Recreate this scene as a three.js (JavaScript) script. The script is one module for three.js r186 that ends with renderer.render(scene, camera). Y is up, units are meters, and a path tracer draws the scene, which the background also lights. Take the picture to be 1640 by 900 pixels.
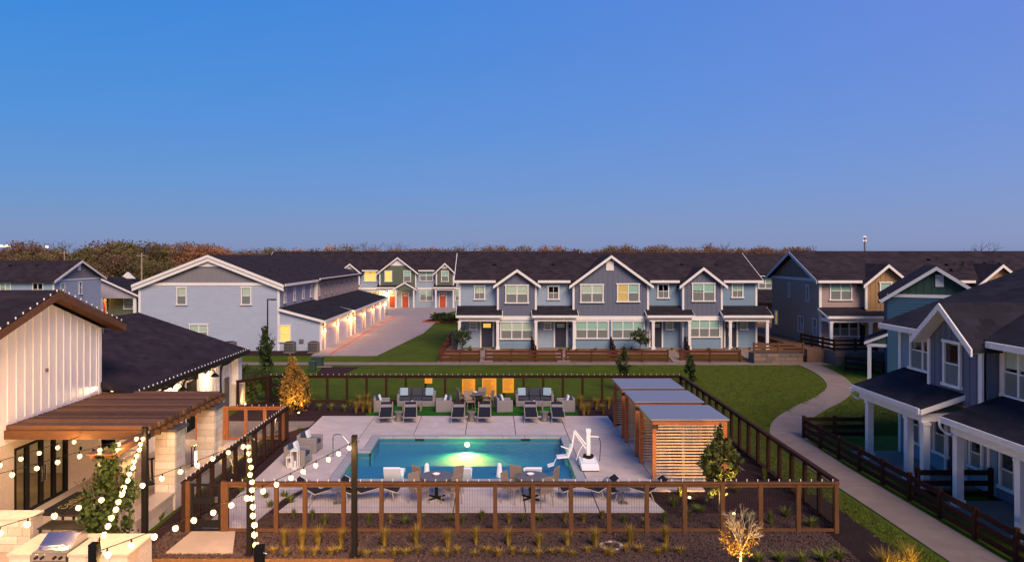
import * as THREE from 'three';
import { mergeGeometries } from 'three/addons/utils/BufferGeometryUtils.js';
import { RoundedBoxGeometry } from 'three/addons/geometries/RoundedBoxGeometry.js';

// ---------------------------------------------------------------- camera, sky, sun, exposure
const scene = new THREE.Scene();
const CAM_H = 8, FPX = 1150, CU = 790, CV = 410;
const camera = new THREE.PerspectiveCamera(2 * Math.atan(450 / FPX) * 180 / Math.PI, 1640 / 900, 0.3, 2000);
camera.position.set(0, CAM_H, 0);
camera.lookAt(0, CAM_H, -10);
camera.setViewOffset(1640, 900, 820 - CU, 450 - CV, 1640, 900);
camera.updateProjectionMatrix();

const EXPOSURE = 3.0;
const renderer = new THREE.WebGLRenderer({ antialias: true });
renderer.toneMapping = THREE.LinearToneMapping;
renderer.toneMappingExposure = EXPOSURE;
renderer.shadowMap.enabled = true;
renderer.setSize(1024, 561);

const s2l = c => { c /= 255; return c <= 0.04045 ? c / 12.92 : Math.pow((c + 0.055) / 1.055, 2.4); };
{ // dusk sky: clear blue, paler and greyer low down, a soft afterglow over the horizon where the sun went down (behind the viewer's right)
  const W = 512, Hh = 256, data = new Float32Array(W * Hh * 4);
  const stops = [[-90, 70, 72, 84], [-1, 120, 132, 168], [0, 132, 146, 186], [2, 130, 152, 195], [5, 115, 153, 210], [10, 97, 147, 218], [15, 86, 141, 219], [20, 78, 136, 219], [40, 38, 104, 196], [90, 24, 76, 166]];
  for (let j = 0; j < Hh; j++) for (let i = 0; i < W; i++) {
    const el = ((j + 0.5) / Hh - 0.5) * 180, az = ((i + 0.5) / W - 0.5) * 360;
    let k = 0; while (k < stops.length - 2 && stops[k + 1][0] < el) k++;
    const a = stops[k], b = stops[k + 1], t = Math.min(1, Math.max(0, (el - a[0]) / (b[0] - a[0])));
    const o = (j * W + i) * 4, c = [1, 2, 3].map(q => s2l(a[q] + (b[q] - a[q]) * t) / EXPOSURE);
    c[0] *= Math.exp(1.0 * Math.sin((az + 90) * Math.PI / 180) * Math.min(1, Math.max(0, el / 20)));   // bluer on the left, a touch of violet to the right
    // azimuth of a direction (x, z): u = atan2(z, x) / 2pi + .5
    const d = Math.abs(((az - 58 + 540) % 360) - 180), glow = Math.exp(-(d * d) / 2600) * Math.exp(-Math.max(0, el) / 14) * (el > -2 ? 1 : 0);
    data[o] = c[0] + glow * 0.42; data[o + 1] = c[1] + glow * 0.23; data[o + 2] = c[2] + glow * 0.1; data[o + 3] = 1;
  }
  const sky = new THREE.DataTexture(data, W, Hh, THREE.RGBAFormat, THREE.FloatType);
  sky.mapping = THREE.EquirectangularReflectionMapping; sky.magFilter = THREE.LinearFilter; sky.minFilter = THREE.LinearFilter;
  sky.needsUpdate = true;
  scene.background = sky; scene.environment = sky;
}
const sun = new THREE.DirectionalLight(new THREE.Color().setRGB(1, 0.74, 0.56), 1.42);
sun.position.set(21, 50, 24); sun.target.position.set(0, 0, -30);
sun.castShadow = true; sun.shadow.radius = 60; sun.shadow.mapSize.set(2048, 2048);
Object.assign(sun.shadow.camera, { left: -70, right: 70, top: 60, bottom: -60, near: 1, far: 260 });
scene.add(sun, sun.target);

// ---------------------------------------------------------------- helpers
function rng(a) { return () => { a |= 0; a = a + 0x6D2B79F5 | 0; let t = Math.imul(a ^ a >>> 15, 1 | a); t = t + Math.imul(t ^ t >>> 7, 61 | t) ^ t; return ((t ^ t >>> 14) >>> 0) / 4294967296; }; }
const R0 = rng(7);
const rr = (a, b, r = R0) => a + (b - a) * r();
const gd = (v, y = 0) => FPX * (CAM_H - y) / (v - CV);            // distance of a point of height y seen at row v
const gx = (u, d) => (u - CU) * d / FPX;
const P = (u, v, y = 0) => { const d = gd(v, y); return [gx(u, d), y, -d]; };
const lin = (r, g, b) => new THREE.Color().setRGB(r, g, b);

function noiseField(n, seed) { const r = rng(seed), g = new Float32Array(n * n); for (let i = 0; i < n * n; i++) g[i] = r(); return (x, y) => { x = ((x % n) + n) % n; y = ((y % n) + n) % n; const xi = Math.floor(x), yi = Math.floor(y), fx = x - xi, fy = y - yi, sx = fx * fx * (3 - 2 * fx), sy = fy * fy * (3 - 2 * fy), x1 = (xi + 1) % n, y1 = (yi + 1) % n; return (g[yi * n + xi] * (1 - sx) + g[yi * n + x1] * sx) * (1 - sy) + (g[y1 * n + xi] * (1 - sx) + g[y1 * n + x1] * sx) * sy; }; }
const NF = [4, 8, 16, 32, 64, 128, 256].map((n, i) => [n, noiseField(n, 100 + i)]);
const nz = (u, v, o) => NF[o][1](u * NF[o][0], v * NF[o][0]);       // u, v in 0..1, tiles
function tex(size, fn, metres) {
  const d = new Uint8Array(size * size * 4);
  for (let j = 0; j < size; j++) for (let i = 0; i < size; i++) { const c = fn(i / size, j / size), o = (j * size + i) * 4; const q = Array.isArray(c) ? c : [c, c, c]; for (let k = 0; k < 3; k++) d[o + k] = Math.max(0, Math.min(255, Math.round(q[k] * 255))); d[o + 3] = 255; }
  const t = new THREE.DataTexture(d, size, size); t.wrapS = t.wrapT = THREE.RepeatWrapping; t.magFilter = THREE.LinearFilter; t.minFilter = THREE.LinearMipmapLinearFilter; t.generateMipmaps = true; t.repeat.set(1 / metres, 1 / metres); t.needsUpdate = true; return t;
}
const T = {
  paint: tex(256, (u, v) => 0.86 + 0.05 * nz(u, v, 1) + 0.04 * nz(u, v, 4) + 0.05 * NF[5][1](u * 40, v * 6), 5),
  wood: tex(256, (u, v) => 0.52 + 0.3 * nz(u * 0.5, v * 2, 3) * nz(u, v, 1) + 0.32 * NF[5][1](u * 6, v * 128), 1.2),
  concrete: tex(512, (u, v) => 0.7 + 0.2 * nz(u, v, 1) * nz(u, v, 3) + 0.12 * nz(u, v, 2) + 0.08 * nz(u, v, 6), 7),
  shingle: tex(512, (u, v) => { const row = Math.floor(v * 28), sh = row % 2 * 0.5, k = Math.floor((u * 14 + sh) % 14); return 0.3 + 0.45 * NF[4][1](k * 5.3 + 0.5, row * 7.7 + 0.5) + 0.15 * nz(u, v, 6) + 0.25 * nz(u, v, 1); }, 7),
  grass: tex(512, (u, v) => { const n = 0.35 * nz(u, v, 1) + 0.3 * nz(u, v, 3) + 0.35 * nz(u, v, 6); return [0.45 + 0.6 * n, 0.5 + 0.5 * n, 0.35 + 0.5 * n * n]; }, 9),
  mulch: tex(512, (u, v) => { const n = nz(u, v, 6) * 0.6 + nz(u, v, 4) * 0.4, b = nz(u, v, 1); return [0.3 + 0.75 * n * (0.7 + 0.5 * b), 0.28 + 0.72 * n * (0.7 + 0.4 * b), 0.3 + 0.7 * n * (0.7 + 0.4 * b)]; }, 2.6),
  stone: tex(256, (u, v) => { const n = 0.4 * nz(u, v, 2) + 0.3 * nz(u, v, 4) + 0.3 * nz(u, v, 6); return [0.72 + 0.3 * n, 0.68 + 0.32 * n, 0.62 + 0.34 * n]; }, 1.1),
  ripple: tex(256, (u, v) => 0.5 * nz(u, v, 2) + 0.3 * nz(u, v, 3) + 0.2 * nz(u, v, 4), 3.5),
  weave: tex(128, (u, v) => 0.55 + 0.25 * (Math.sin(u * 6.283 * 16) * Math.sin(v * 6.283 * 16) > 0 ? 1 : 0) + 0.2 * nz(u, v, 4), 0.5),
};
const M = (color, o = {}) => { const { tx, bump, ...q } = o; const m = new (q.transmission || q.clearcoat || q.sheen || q.specularIntensity !== undefined ? THREE.MeshPhysicalMaterial : THREE.MeshStandardMaterial)({ color: lin(...color), roughness: 0.8, ...q }); if (tx) m.map = T[tx]; if (bump) { m.bumpMap = T[tx]; m.bumpScale = bump; } return m; };
const mat = {
  lawn: M([0.078, 0.118, 0.01], { specularIntensity: 0.2, tx: 'grass', roughness: 0.95, bump: 0.04 }),
  turf: M([0.022, 0.13, 0.016], { specularIntensity: 0.2, tx: 'grass', roughness: 0.9 }),
  field: M([0.13, 0.11, 0.04], { specularIntensity: 0.2, tx: 'grass', roughness: 1 }),
  mulch: M([0.062, 0.036, 0.036], { specularIntensity: 0.2, tx: 'mulch', roughness: 1, bump: 0.05 }),
  mulchDark: M([0.045, 0.032, 0.03], { specularIntensity: 0.2, tx: 'mulch', roughness: 1, bump: 0.04 }),
  dirtYard: M([0.3, 0.2, 0.13], { specularIntensity: 0.2, tx: 'mulch', roughness: 1, bump: 0.04 }),
  gravel: M([0.32, 0.17, 0.06], { specularIntensity: 0.2, tx: 'mulch', roughness: 1, bump: 0.03 }),
  concrete: M([0.56, 0.48, 0.44], { tx: 'concrete', roughness: 0.85 }),
  walk: M([0.27, 0.215, 0.175], { specularIntensity: 0.2, tx: 'concrete', roughness: 0.9 }),
  drive: M([0.33, 0.28, 0.27], { tx: 'concrete', roughness: 0.9 }),
  porchSlab: M([0.45, 0.36, 0.28], { tx: 'concrete', roughness: 0.8 }),
  coping: M([0.36, 0.37, 0.4], { tx: 'stone', roughness: 0.7 }),
  shingle: M([0.042, 0.031, 0.036], { specularIntensity: 0.2, tx: 'shingle', roughness: 0.95, bump: 0.02 }),
  shingleBlue: M([0.03, 0.028, 0.036], { specularIntensity: 0.2, tx: 'shingle', roughness: 0.95, bump: 0.02 }),
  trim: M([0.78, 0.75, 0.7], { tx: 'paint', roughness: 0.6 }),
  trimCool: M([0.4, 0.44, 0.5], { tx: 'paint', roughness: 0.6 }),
  blueLap: M([0.28, 0.36, 0.45], { tx: 'paint' }),
  blueLap2: M([0.175, 0.27, 0.355], { tx: 'paint' }),
  slate: M([0.12, 0.137, 0.19], { tx: 'paint' }),
  paleBlue: M([0.37, 0.425, 0.52], { tx: 'paint' }),
  lavender: M([0.36, 0.345, 0.41], { tx: 'paint' }),
  pinkish: M([0.5, 0.39, 0.34], { tx: 'paint' }),
  greyGable: M([0.21, 0.2, 0.215], { tx: 'paint' }),
  taupe: M([0.25, 0.195, 0.165], { tx: 'paint' }),
  rose: M([0.36, 0.27, 0.245], { tx: 'paint' }),
  tan: M([0.33, 0.2, 0.09], { tx: 'paint' }),
  brownGable: M([0.16, 0.115, 0.09], { tx: 'paint' }),
  teal: M([0.008, 0.058, 0.12], { tx: 'paint' }),
  tealDark: M([0.009, 0.04, 0.036], { tx: 'paint' }),
  sage: M([0.1, 0.13, 0.09], { tx: 'paint' }),
  whiteBoard: M([0.82, 0.77, 0.72], { tx: 'paint' }),
  navyDoor: M([0.025, 0.03, 0.05], { roughness: 0.45 }),
  redDoor: M([0.45, 0.07, 0.02], { roughness: 0.5 }),
  garageDoor: M([0.6, 0.57, 0.6], { roughness: 0.55 }),
  cedar: M([0.145, 0.057, 0.013], { tx: 'wood', roughness: 0.75 }),
  cedarRed: M([0.42, 0.13, 0.035], { tx: 'wood', roughness: 0.7 }),
  pergola: M([0.15, 0.062, 0.024], { tx: 'wood', roughness: 0.75 }),
  pergolaDark: M([0.085, 0.036, 0.017], { tx: 'wood', roughness: 0.8 }),
  pergolaPale: M([0.22, 0.1, 0.04], { tx: 'wood', roughness: 0.75 }),
  darkWood: M([0.05, 0.022, 0.014], { specularIntensity: 0.2, tx: 'wood', roughness: 0.8 }),
  lowFence: M([0.13, 0.04, 0.022], { specularIntensity: 0.2, tx: 'wood', roughness: 0.8 }),
  whiteSlat: M([0.6, 0.44, 0.28], { tx: 'wood', roughness: 0.6 }),
  cabanaRoof: M([0.25, 0.27, 0.31], { roughness: 0.45, metalness: 0.3 }),
  black: M([0.011, 0.01, 0.01], { roughness: 0.85, specularIntensity: 0.3 }),
  blackMetal: M([0.018, 0.016, 0.015], { roughness: 0.4, metalness: 0.4 }),
  wire: M([0.03, 0.022, 0.018], { roughness: 0.5, metalness: 0.3 }),
  steel: M([0.55, 0.55, 0.56], { roughness: 0.22, metalness: 1 }),
  greyMetal: M([0.16, 0.15, 0.14], { roughness: 0.55, metalness: 0.3 }),
  greenBox: M([0.025, 0.05, 0.035], { roughness: 0.5 }),
  stoneWhite: M([0.66, 0.6, 0.53], { tx: 'stone', roughness: 0.85, bump: 0.012 }),
  stoneTan: M([0.58, 0.5, 0.42], { tx: 'stone', roughness: 0.85, bump: 0.012 }),
  stoneGrey: M([0.6, 0.57, 0.54], { tx: 'stone', roughness: 0.85, bump: 0.012 }),
  mortar: M([0.42, 0.37, 0.31], { tx: 'stone' }),
  capStone: M([0.07, 0.066, 0.07], { tx: 'stone', roughness: 0.7 }),
  wallStone: M([0.2, 0.16, 0.13], { tx: 'stone', roughness: 0.9, bump: 0.02 }),
  wallStone2: M([0.15, 0.125, 0.11], { tx: 'stone', roughness: 0.9, bump: 0.02 }),
  wallStone3: M([0.24, 0.17, 0.12], { tx: 'stone', roughness: 0.9, bump: 0.02 }),
  wicker: M([0.27, 0.25, 0.26], { tx: 'weave', roughness: 0.85 }),
  wickerTan: M([0.3, 0.23, 0.18], { tx: 'weave', roughness: 0.8 }),
  cushionDark: M([0.05, 0.055, 0.075], { specularIntensity: 0.2, roughness: 0.95 }),
  cushionNavy: M([0.035, 0.055, 0.1], { specularIntensity: 0.2, roughness: 0.95 }),
  pillowBlue: M([0.27, 0.4, 0.48], { specularIntensity: 0.2, roughness: 0.95 }),
  pillowWhite: M([0.62, 0.66, 0.7], { specularIntensity: 0.2, roughness: 0.95 }),
  sling: M([0.016, 0.019, 0.03], { specularIntensity: 0.2, roughness: 1 }),
  aluTan: M([0.4, 0.33, 0.25], { roughness: 0.5, metalness: 0.2 }),
  plastic: M([0.78, 0.78, 0.8], { roughness: 0.4 }),
  plasticSeat: M([0.72, 0.76, 0.8], { roughness: 0.4 }),
  poolPlaster: M([0.022, 0.17, 0.25], { tx: 'paint', roughness: 0.8 }),
  poolLedge: M([0.01, 0.145, 0.235], { tx: 'paint', roughness: 0.8 }),
  poolTile: M([0.04, 0.1, 0.16], { roughness: 0.3 }),
  water: new THREE.MeshPhysicalMaterial({ color: lin(0.86, 0.97, 1), roughness: 0.02, transmission: 1, thickness: 0, ior: 1.2, bumpMap: T.ripple, bumpScale: 0.012 }),
  glass: new THREE.MeshPhysicalMaterial({ color: lin(0.9, 0.97, 0.95), roughness: 0.03, transmission: 1, thickness: 0, ior: 1.5 }),
  doorGlass: new THREE.MeshPhysicalMaterial({ color: lin(0.5, 0.52, 0.45), roughness: 0.03, transmission: 1, thickness: 0, ior: 1.5 }),
  screen: new THREE.MeshPhysicalMaterial({ color: lin(0.3, 0.33, 0.31), roughness: 1, transmission: 0.45, thickness: 0, specularIntensity: 0 }),
  blind: M([0.33, 0.5, 0.42], { roughness: 0.9 }),
  blindPale: M([0.5, 0.55, 0.44], { roughness: 0.9 }),
  litRoom: M([0.5, 0.38, 0.15], { emissive: lin(1, 0.55, 0.08), emissiveIntensity: 0.3 }),
  litRoomDim: M([0.4, 0.28, 0.1], { emissive: lin(0.9, 0.5, 0.12), emissiveIntensity: 0.12 }),
  bulb: M([1, 0.85, 0.6], { emissive: lin(1, 0.6, 0.15), emissiveIntensity: 1.5 }),
  glow: M([1, 0.85, 0.6], { emissive: lin(1, 0.7, 0.28), emissiveIntensity: 1.6 }),
  poolLens: M([1, 1, 0.8], { emissive: lin(1, 0.86, 0.3), emissiveIntensity: 1.3 }),
  towerLight: M([0.8, 0.8, 0.8], { emissive: lin(1, 0.5, 0.45), emissiveIntensity: 0.2 }),
  bulbOff: M([0.7, 0.66, 0.6], { roughness: 0.3 }),
  sign: M([0.8, 0.36, 0.02], { roughness: 0.6 }),
  signInk: M([0.3, 0.12, 0.02], { roughness: 0.8 }),
  red: M([0.4, 0.05, 0.03], { roughness: 0.7 }),
  bark: M([0.1, 0.07, 0.05], { tx: 'wood', roughness: 0.95 }),
  barkPale: M([0.42, 0.34, 0.25], { tx: 'wood', roughness: 0.9 }),
};

function fin(g) { // plain triangles with uv in metres along each face, u along the longest side
  g = g.index ? g.toNonIndexed() : g;
  for (const k of Object.keys(g.attributes)) if (!['position', 'normal', 'uv'].includes(k)) g.deleteAttribute(k);
  const p = g.attributes.position, n = p.count; g.computeBoundingBox();
  const s = g.boundingBox.getSize(new THREE.Vector3()).toArray(), L = s.indexOf(Math.max(...s));
  const uv = new Float32Array(n * 2), a = new THREE.Vector3(), b = new THREE.Vector3(), c = new THREE.Vector3(), ou = rr(0, 3), ov = rr(0, 3);
  for (let i = 0; i < n; i += 3) {
    a.fromBufferAttribute(p, i); b.fromBufferAttribute(p, i + 1); c.fromBufferAttribute(p, i + 2);
    const nn = b.clone().sub(a).cross(c.clone().sub(a)).toArray().map(Math.abs), ax = nn.indexOf(Math.max(...nn));
    const o = [0, 1, 2].filter(q => q !== ax); let [U, W] = o; if (W === L) [U, W] = [W, U];
    [a, b, c].forEach((q, k) => { const e = q.toArray(); uv[(i + k) * 2] = e[U] + ou; uv[(i + k) * 2 + 1] = e[W] + ov; });
  }
  g.setAttribute('uv', new THREE.BufferAttribute(uv, 2));
  if (!g.attributes.normal) g.computeVertexNormals();
  return g;
}
const mg = gs => { gs = (Array.isArray(gs) ? gs : [gs]).map(g => g.userData.fin ? g : fin(g)); const g = gs.length > 1 ? mergeGeometries(gs) : gs[0]; g.userData.fin = true; return g; };
function box(w, h, d, x = 0, y = 0, z = 0, ry = 0, rx = 0, rz = 0) { const g = fin(new THREE.BoxGeometry(w, h, d)); if (rx) g.rotateX(rx); if (rz) g.rotateZ(rz); if (ry) g.rotateY(ry); g.translate(x, y, z); g.userData.fin = true; return g; }
const bx = (x0, x1, y0, y1, z0, z1) => box(x1 - x0, y1 - y0, z1 - z0, (x0 + x1) / 2, (y0 + y1) / 2, (z0 + z1) / 2);
function rbox(w, h, d, r, x = 0, y = 0, z = 0, rx = 0, ry = 0, rz = 0) { const g = fin(new RoundedBoxGeometry(w, h, d, 2, r)); if (rx) g.rotateX(rx); if (rz) g.rotateZ(rz); if (ry) g.rotateY(ry); g.translate(x, y, z); g.userData.fin = true; return g; }
function cyl(r0, r1, h, x = 0, y = 0, z = 0, seg = 12) { const g = fin(new THREE.CylinderGeometry(r1, r0, h, seg)); g.translate(x, y + h / 2, z); g.userData.fin = true; return g; }
function bar(a, b, r, r2 = r, seg = 6) { // tapered rod between two points
  const A = new THREE.Vector3(...a), B = new THREE.Vector3(...b), d = B.clone().sub(A), g = new THREE.CylinderGeometry(r2, r, d.length(), seg, 1);
  g.translate(0, d.length() / 2, 0); g.applyQuaternion(new THREE.Quaternion().setFromUnitVectors(new THREE.Vector3(0, 1, 0), d.clone().normalize())); g.translate(A.x, A.y, A.z);
  const f = fin(g); f.userData.fin = true; return f;
}
function tube(pts, r, seg = 24, rad = 6) { const g = fin(new THREE.TubeGeometry(new THREE.CatmullRomCurve3(pts.map(p => new THREE.Vector3(...p))), seg, r, rad)); g.userData.fin = true; return g; }
function extZ(pts, z0, z1) { const g = new THREE.ExtrudeGeometry(new THREE.Shape(pts.map(p => new THREE.Vector2(p[0], p[1]))), { depth: z1 - z0, bevelEnabled: false }); g.translate(0, 0, z0); const f = fin(g); f.userData.fin = true; return f; }
function extX(pts, x0, x1) { const g = new THREE.ExtrudeGeometry(new THREE.Shape(pts.map(p => new THREE.Vector2(-p[0], p[1]))), { depth: x1 - x0, bevelEnabled: false }); g.rotateY(Math.PI / 2); g.translate(x0, 0, 0); const f = fin(g); f.userData.fin = true; return f; } // pts (z, y)
function flat(pts, y, h = 0.004, holes = []) { // polygon (x, z) as a slab with its top at y
  const s = new THREE.Shape(pts.map(p => new THREE.Vector2(p[0], -p[1]))); for (const q of holes) s.holes.push(new THREE.Path(q.map(p => new THREE.Vector2(p[0], -p[1]))));
  const g = new THREE.ExtrudeGeometry(s, { depth: h, bevelEnabled: false }); g.rotateX(-Math.PI / 2); g.translate(0, y - h, 0); const f = fin(g); f.userData.fin = true; return f;
}
const used = {};
const numbered = n => { used[n] = (used[n] ?? -1) + 1; return used[n] ? `${n}_${String(used[n]).padStart(3, '0')}` : n; };
const SPLIT = new Set(['corner_board', 'rake_board', 'corner_post', 'entry_post', 'fascia', 'beam', 'side_wall', 'rear_wall', 'porch_floor', 'back_wall', 'lower_wall_piece', 'garage_fascia', 'rafter_tail']);
function mesh(name, geos, m, parent, Fm) {
  if (parent && Array.isArray(geos) && geos.length > 1 && SPLIT.has(name)) { let o; for (const g of geos) o = mesh(name, g, m, parent, Fm); return o; }
  const o = new THREE.Mesh(mg(geos), m); o.name = parent ? name : numbered(name); o.castShadow = o.receiveShadow = true;
  if (Fm) o.applyMatrix4(Fm); (parent || scene).add(o); return o;
}
function thing(name, label, category, pos = [0, 0, 0], ry = 0, group) { const o = new THREE.Group(); o.name = numbered(name); o.position.set(...pos); o.rotation.y = ry; o.userData = { label, category }; if (group) o.userData.group = group; scene.add(o); return o; }
function tag(o, label, category, group) { o.userData.label = label; o.userData.category = category; if (group) o.userData.group = group; return o; }
function struct(name, geos, m) { const o = mesh(name, geos, m); o.userData.kind = 'structure'; return o; }
function copy(src, pos, ry = 0, label, group, s) { const o = src.clone(); o.name = numbered(src.userData.base || src.name.replace(/_\d{3}$/, '')); o.position.set(...pos); o.rotation.y = ry; if (s) o.scale.set(...(Array.isArray(s) ? s : [s, s, s])); if (label) o.userData.label = label; if (group) o.userData.group = group; scene.add(o); return o; }
const FR = (x, y, z, ry = 0) => new THREE.Matrix4().makeRotationY(ry).setPosition(x, y, z);
function lamp(pos, color, intensity, parent) { const l = new THREE.PointLight(lin(...color), intensity, 0, 2); l.position.set(...pos); l.castShadow = true; (parent || scene).add(l); return l; }

// ---------------------------------------------------------------- ground, paths, water basin
const POOL = { x0: -5.0, x1: 2.95, z0: -31.5, z1: -25.55, xa: -5.5, za: -29.2 };
const poolOutline = g => [[POOL.x0 - g, POOL.z0 - g], [POOL.x1 + g, POOL.z0 - g], [POOL.x1 + g, POOL.z1 + g], [POOL.xa - g, POOL.z1 + g], [POOL.xa - g, POOL.za - g], [POOL.x0 - g, POOL.za - g]];
struct('lawn', flat([[-80, 20], [80, 20], [80, -130], [-80, -130]], 0, 0.02, [poolOutline(0.06)]), mat.lawn);
struct('field', flat([[-900, 60], [900, 60], [900, -1500], [-900, -1500]], -0.03, 0.02, [poolOutline(1.5)]), mat.field);
const strip = (name, l, r, y, m, h = 0.03) => struct(name, flat([...l, ...r.slice().reverse()], y, h), m);

// main path down the right, curving off to the cross walk
const pathC = new THREE.CatmullRomCurve3([[12.67, 10], [12.67, 0], [12.67, -14], [12.67, -22], [12.68, -28], [13.0, -31.5], [14.3, -34.5], [16.6, -37.6], [19, -40.4], [20.9, -43.2], [22.2, -46.6], [22.9, -50], [23.2, -53.2]].map(p => new THREE.Vector3(p[0], 0, p[1])));
{
  const L = [], Rr = [];
  for (let i = 0; i <= 90; i++) { const p = pathC.getPoint(i / 90), t = pathC.getTangent(i / 90), n = [-t.z, t.x]; L.push([p.x - n[0] * 0.74, p.z - n[1] * 0.74]); Rr.push([p.x + n[0] * 0.74, p.z + n[1] * 0.74]); }
  const gp = new THREE.Group(); gp.name = 'curving_path'; gp.userData.kind = 'structure'; scene.add(gp); const mix = (a, b, t) => [a[0] + (b[0] - a[0]) * t, a[1] + (b[1] - a[1]) * t];
  for (let i = 0; i < 90; i += 2) mesh('slab', flat([mix(L[i], L[i + 1], 0.012), L[i + 1], mix(L[i + 2], L[i + 1], 0.012), mix(Rr[i + 2], Rr[i + 1], 0.012), Rr[i + 1], mix(Rr[i], Rr[i + 1], 0.012)], 0.035, 0.03), mat.walk, gp);
}
{ const g = new THREE.Group(); g.name = 'cross_walk'; g.userData.kind = 'structure'; scene.add(g); for (let x = -45; x < 40; x += 1.7) mesh('slab', flat([[x + 0.01, -52.5], [x + 1.69, -52.5], [x + 1.69, -53.9], [x + 0.01, -53.9]], 0.03), mat.walk, g); }
struct('driveway', [flat([[-14.6, -57.4], [-9.3, -57.4], [-7.2, -74], [-6.6, -100], [-4, -111.3], [-40, -111.3], [-40, -100], [-14.6, -100]], 0.05, 0.045)], mat.drive);
struct('fire_lane_stripe', bx(-13.3, -13.1, 0.045, 0.056, -96, -58), mat.red);
struct('gravel_margin', flat([[-30, -57.6], [-14.7, -57.6], [-14.7, -60.4], [-30, -60.4]], 0.03), mat.mulch);

// planting beds of the pool court and in front of it
const deckHole = poolOutline(0.3);
struct('mulch_bed', [flat([[-8.7, -12], [9.3, -12], [9.8, -20.7], [10.05, -39.2], [-13.2, -39.2], [-13.2, -31.2], [-9.9, -31.2], [-9.9, -12]], 0.014, 0.01, [deckHole])], mat.mulch);
struct('grey_mulch_margin', flat([[9.0, -12], [11.2, -12], [11.0, -22], [10.6, -39], [10.0, -39], [9.75, -20.8]], 0.02, 0.016), mat.mulchDark);
struct('synthetic_turf', flat([[-6.4, -35.72], [4.3, -35.72], [4.3, -38.6], [-6.4, -38.6]], 0.045, 0.03), mat.turf);
struct('entry_slab', flat([P(265, 889), P(372, 889), P(377, 850), P(312, 850)].map(p => [p[0], p[2]]), 0.075, 0.07), mat.porchSlab);
struct('gravel_walk', flat([[-9.7, -18.85], [-2.6, -18.85], [-2.6, -16], [-9.7, -16]], 0.055, 0.04), mat.gravel);

// pool deck: slabs with open joints
{
  const deck = new THREE.Group(); deck.name = 'pool_deck'; deck.userData.kind = 'structure'; scene.add(deck);
  const xs = [-8.5, -5.86, -3.55, -1.25, 1.0, 3.31, 5.7], zs = [-35.66, -31.86, -28.6, -25.19, -22.3], g = 0.016;
  const slab = pts => { const o = mesh('slab', flat(pts, 0.06, 0.06), mat.concrete, deck); return o; };
  const rect = (x0, x1, z0, z1) => slab([[x0 + g, z0 + g], [x1 - g, z0 + g], [x1 - g, z1 - g], [x0 + g, z1 - g]]);
  for (let i = 0; i < 6; i++) { rect(xs[i], xs[i + 1], zs[0], zs[1]); if (i > 0 && i < 5) rect(xs[i], xs[i + 1], zs[3], zs[4]); }
  rect(xs[0], xs[1], zs[1], zs[2]); rect(xs[0], xs[1], zs[2], zs[3]); rect(xs[5], xs[6], zs[1], zs[2]); rect(xs[5], xs[6], zs[2], zs[3]);
  rect(-5.86, -5.36, zs[1], -29.56);
  slab([[-6.25, zs[3] + g], [-5.87, zs[3] + g], [-5.87, zs[4] - g], [-6.7, zs[4] - g]]);
  slab([[3.33, zs[3] + g], [4.95, zs[3] + g], [5.35, zs[4] - g], [3.33, zs[4] - g]]);
  slab([[-8.5, zs[3] + g], [-6.28, zs[3] + g], [-6.9, -23.6], [-7.15, -20.9], [-8.5, -20.9]]);
  slab([[5.72, -33.4], [6.1, -33.9], [8.5, -33.9], [8.5, -31.3], [5.72, -31.3]]); rect(5.7, 8.5, -31.28, -28.4); rect(5.7, 8.5, -28.38, -25.1); rect(4.97, 7.2, -25.08, -24.3);
  // coping stones round the pool
  const cope = (x0, x1, z0, z1) => mesh('coping_stone', bx(x0 + 0.006, x1 - 0.006, -0.02, 0.075, z0 + 0.006, z1 - 0.006), mat.coping, deck);
  const run = (a0, a1, n, f) => { for (let i = 0; i < n; i++) f(a0 + (a1 - a0) * i / n, a0 + (a1 - a0) * (i + 1) / n); };
  run(POOL.x0 - 0.35, POOL.x1 + 0.35, 9, (a, b) => cope(a, b, POOL.z0 - 0.35, POOL.z0));
  run(POOL.xa - 0.35, POOL.x1 + 0.35, 9, (a, b) => cope(a, b, POOL.z1, POOL.z1 + 0.35));
  run(POOL.z0, POOL.z1, 6, (a, b) => cope(POOL.x1, POOL.x1 + 0.35, a, b));
  run(POOL.za, POOL.z1, 4, (a, b) => cope(POOL.xa - 0.35, POOL.xa, a, b));
  run(POOL.z0, POOL.za - 0.35, 2, (a, b) => cope(POOL.x0 - 0.35, POOL.x0, a, b));
  cope(POOL.xa - 0.35, POOL.x0, POOL.za - 0.35, POOL.za);
}
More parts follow.
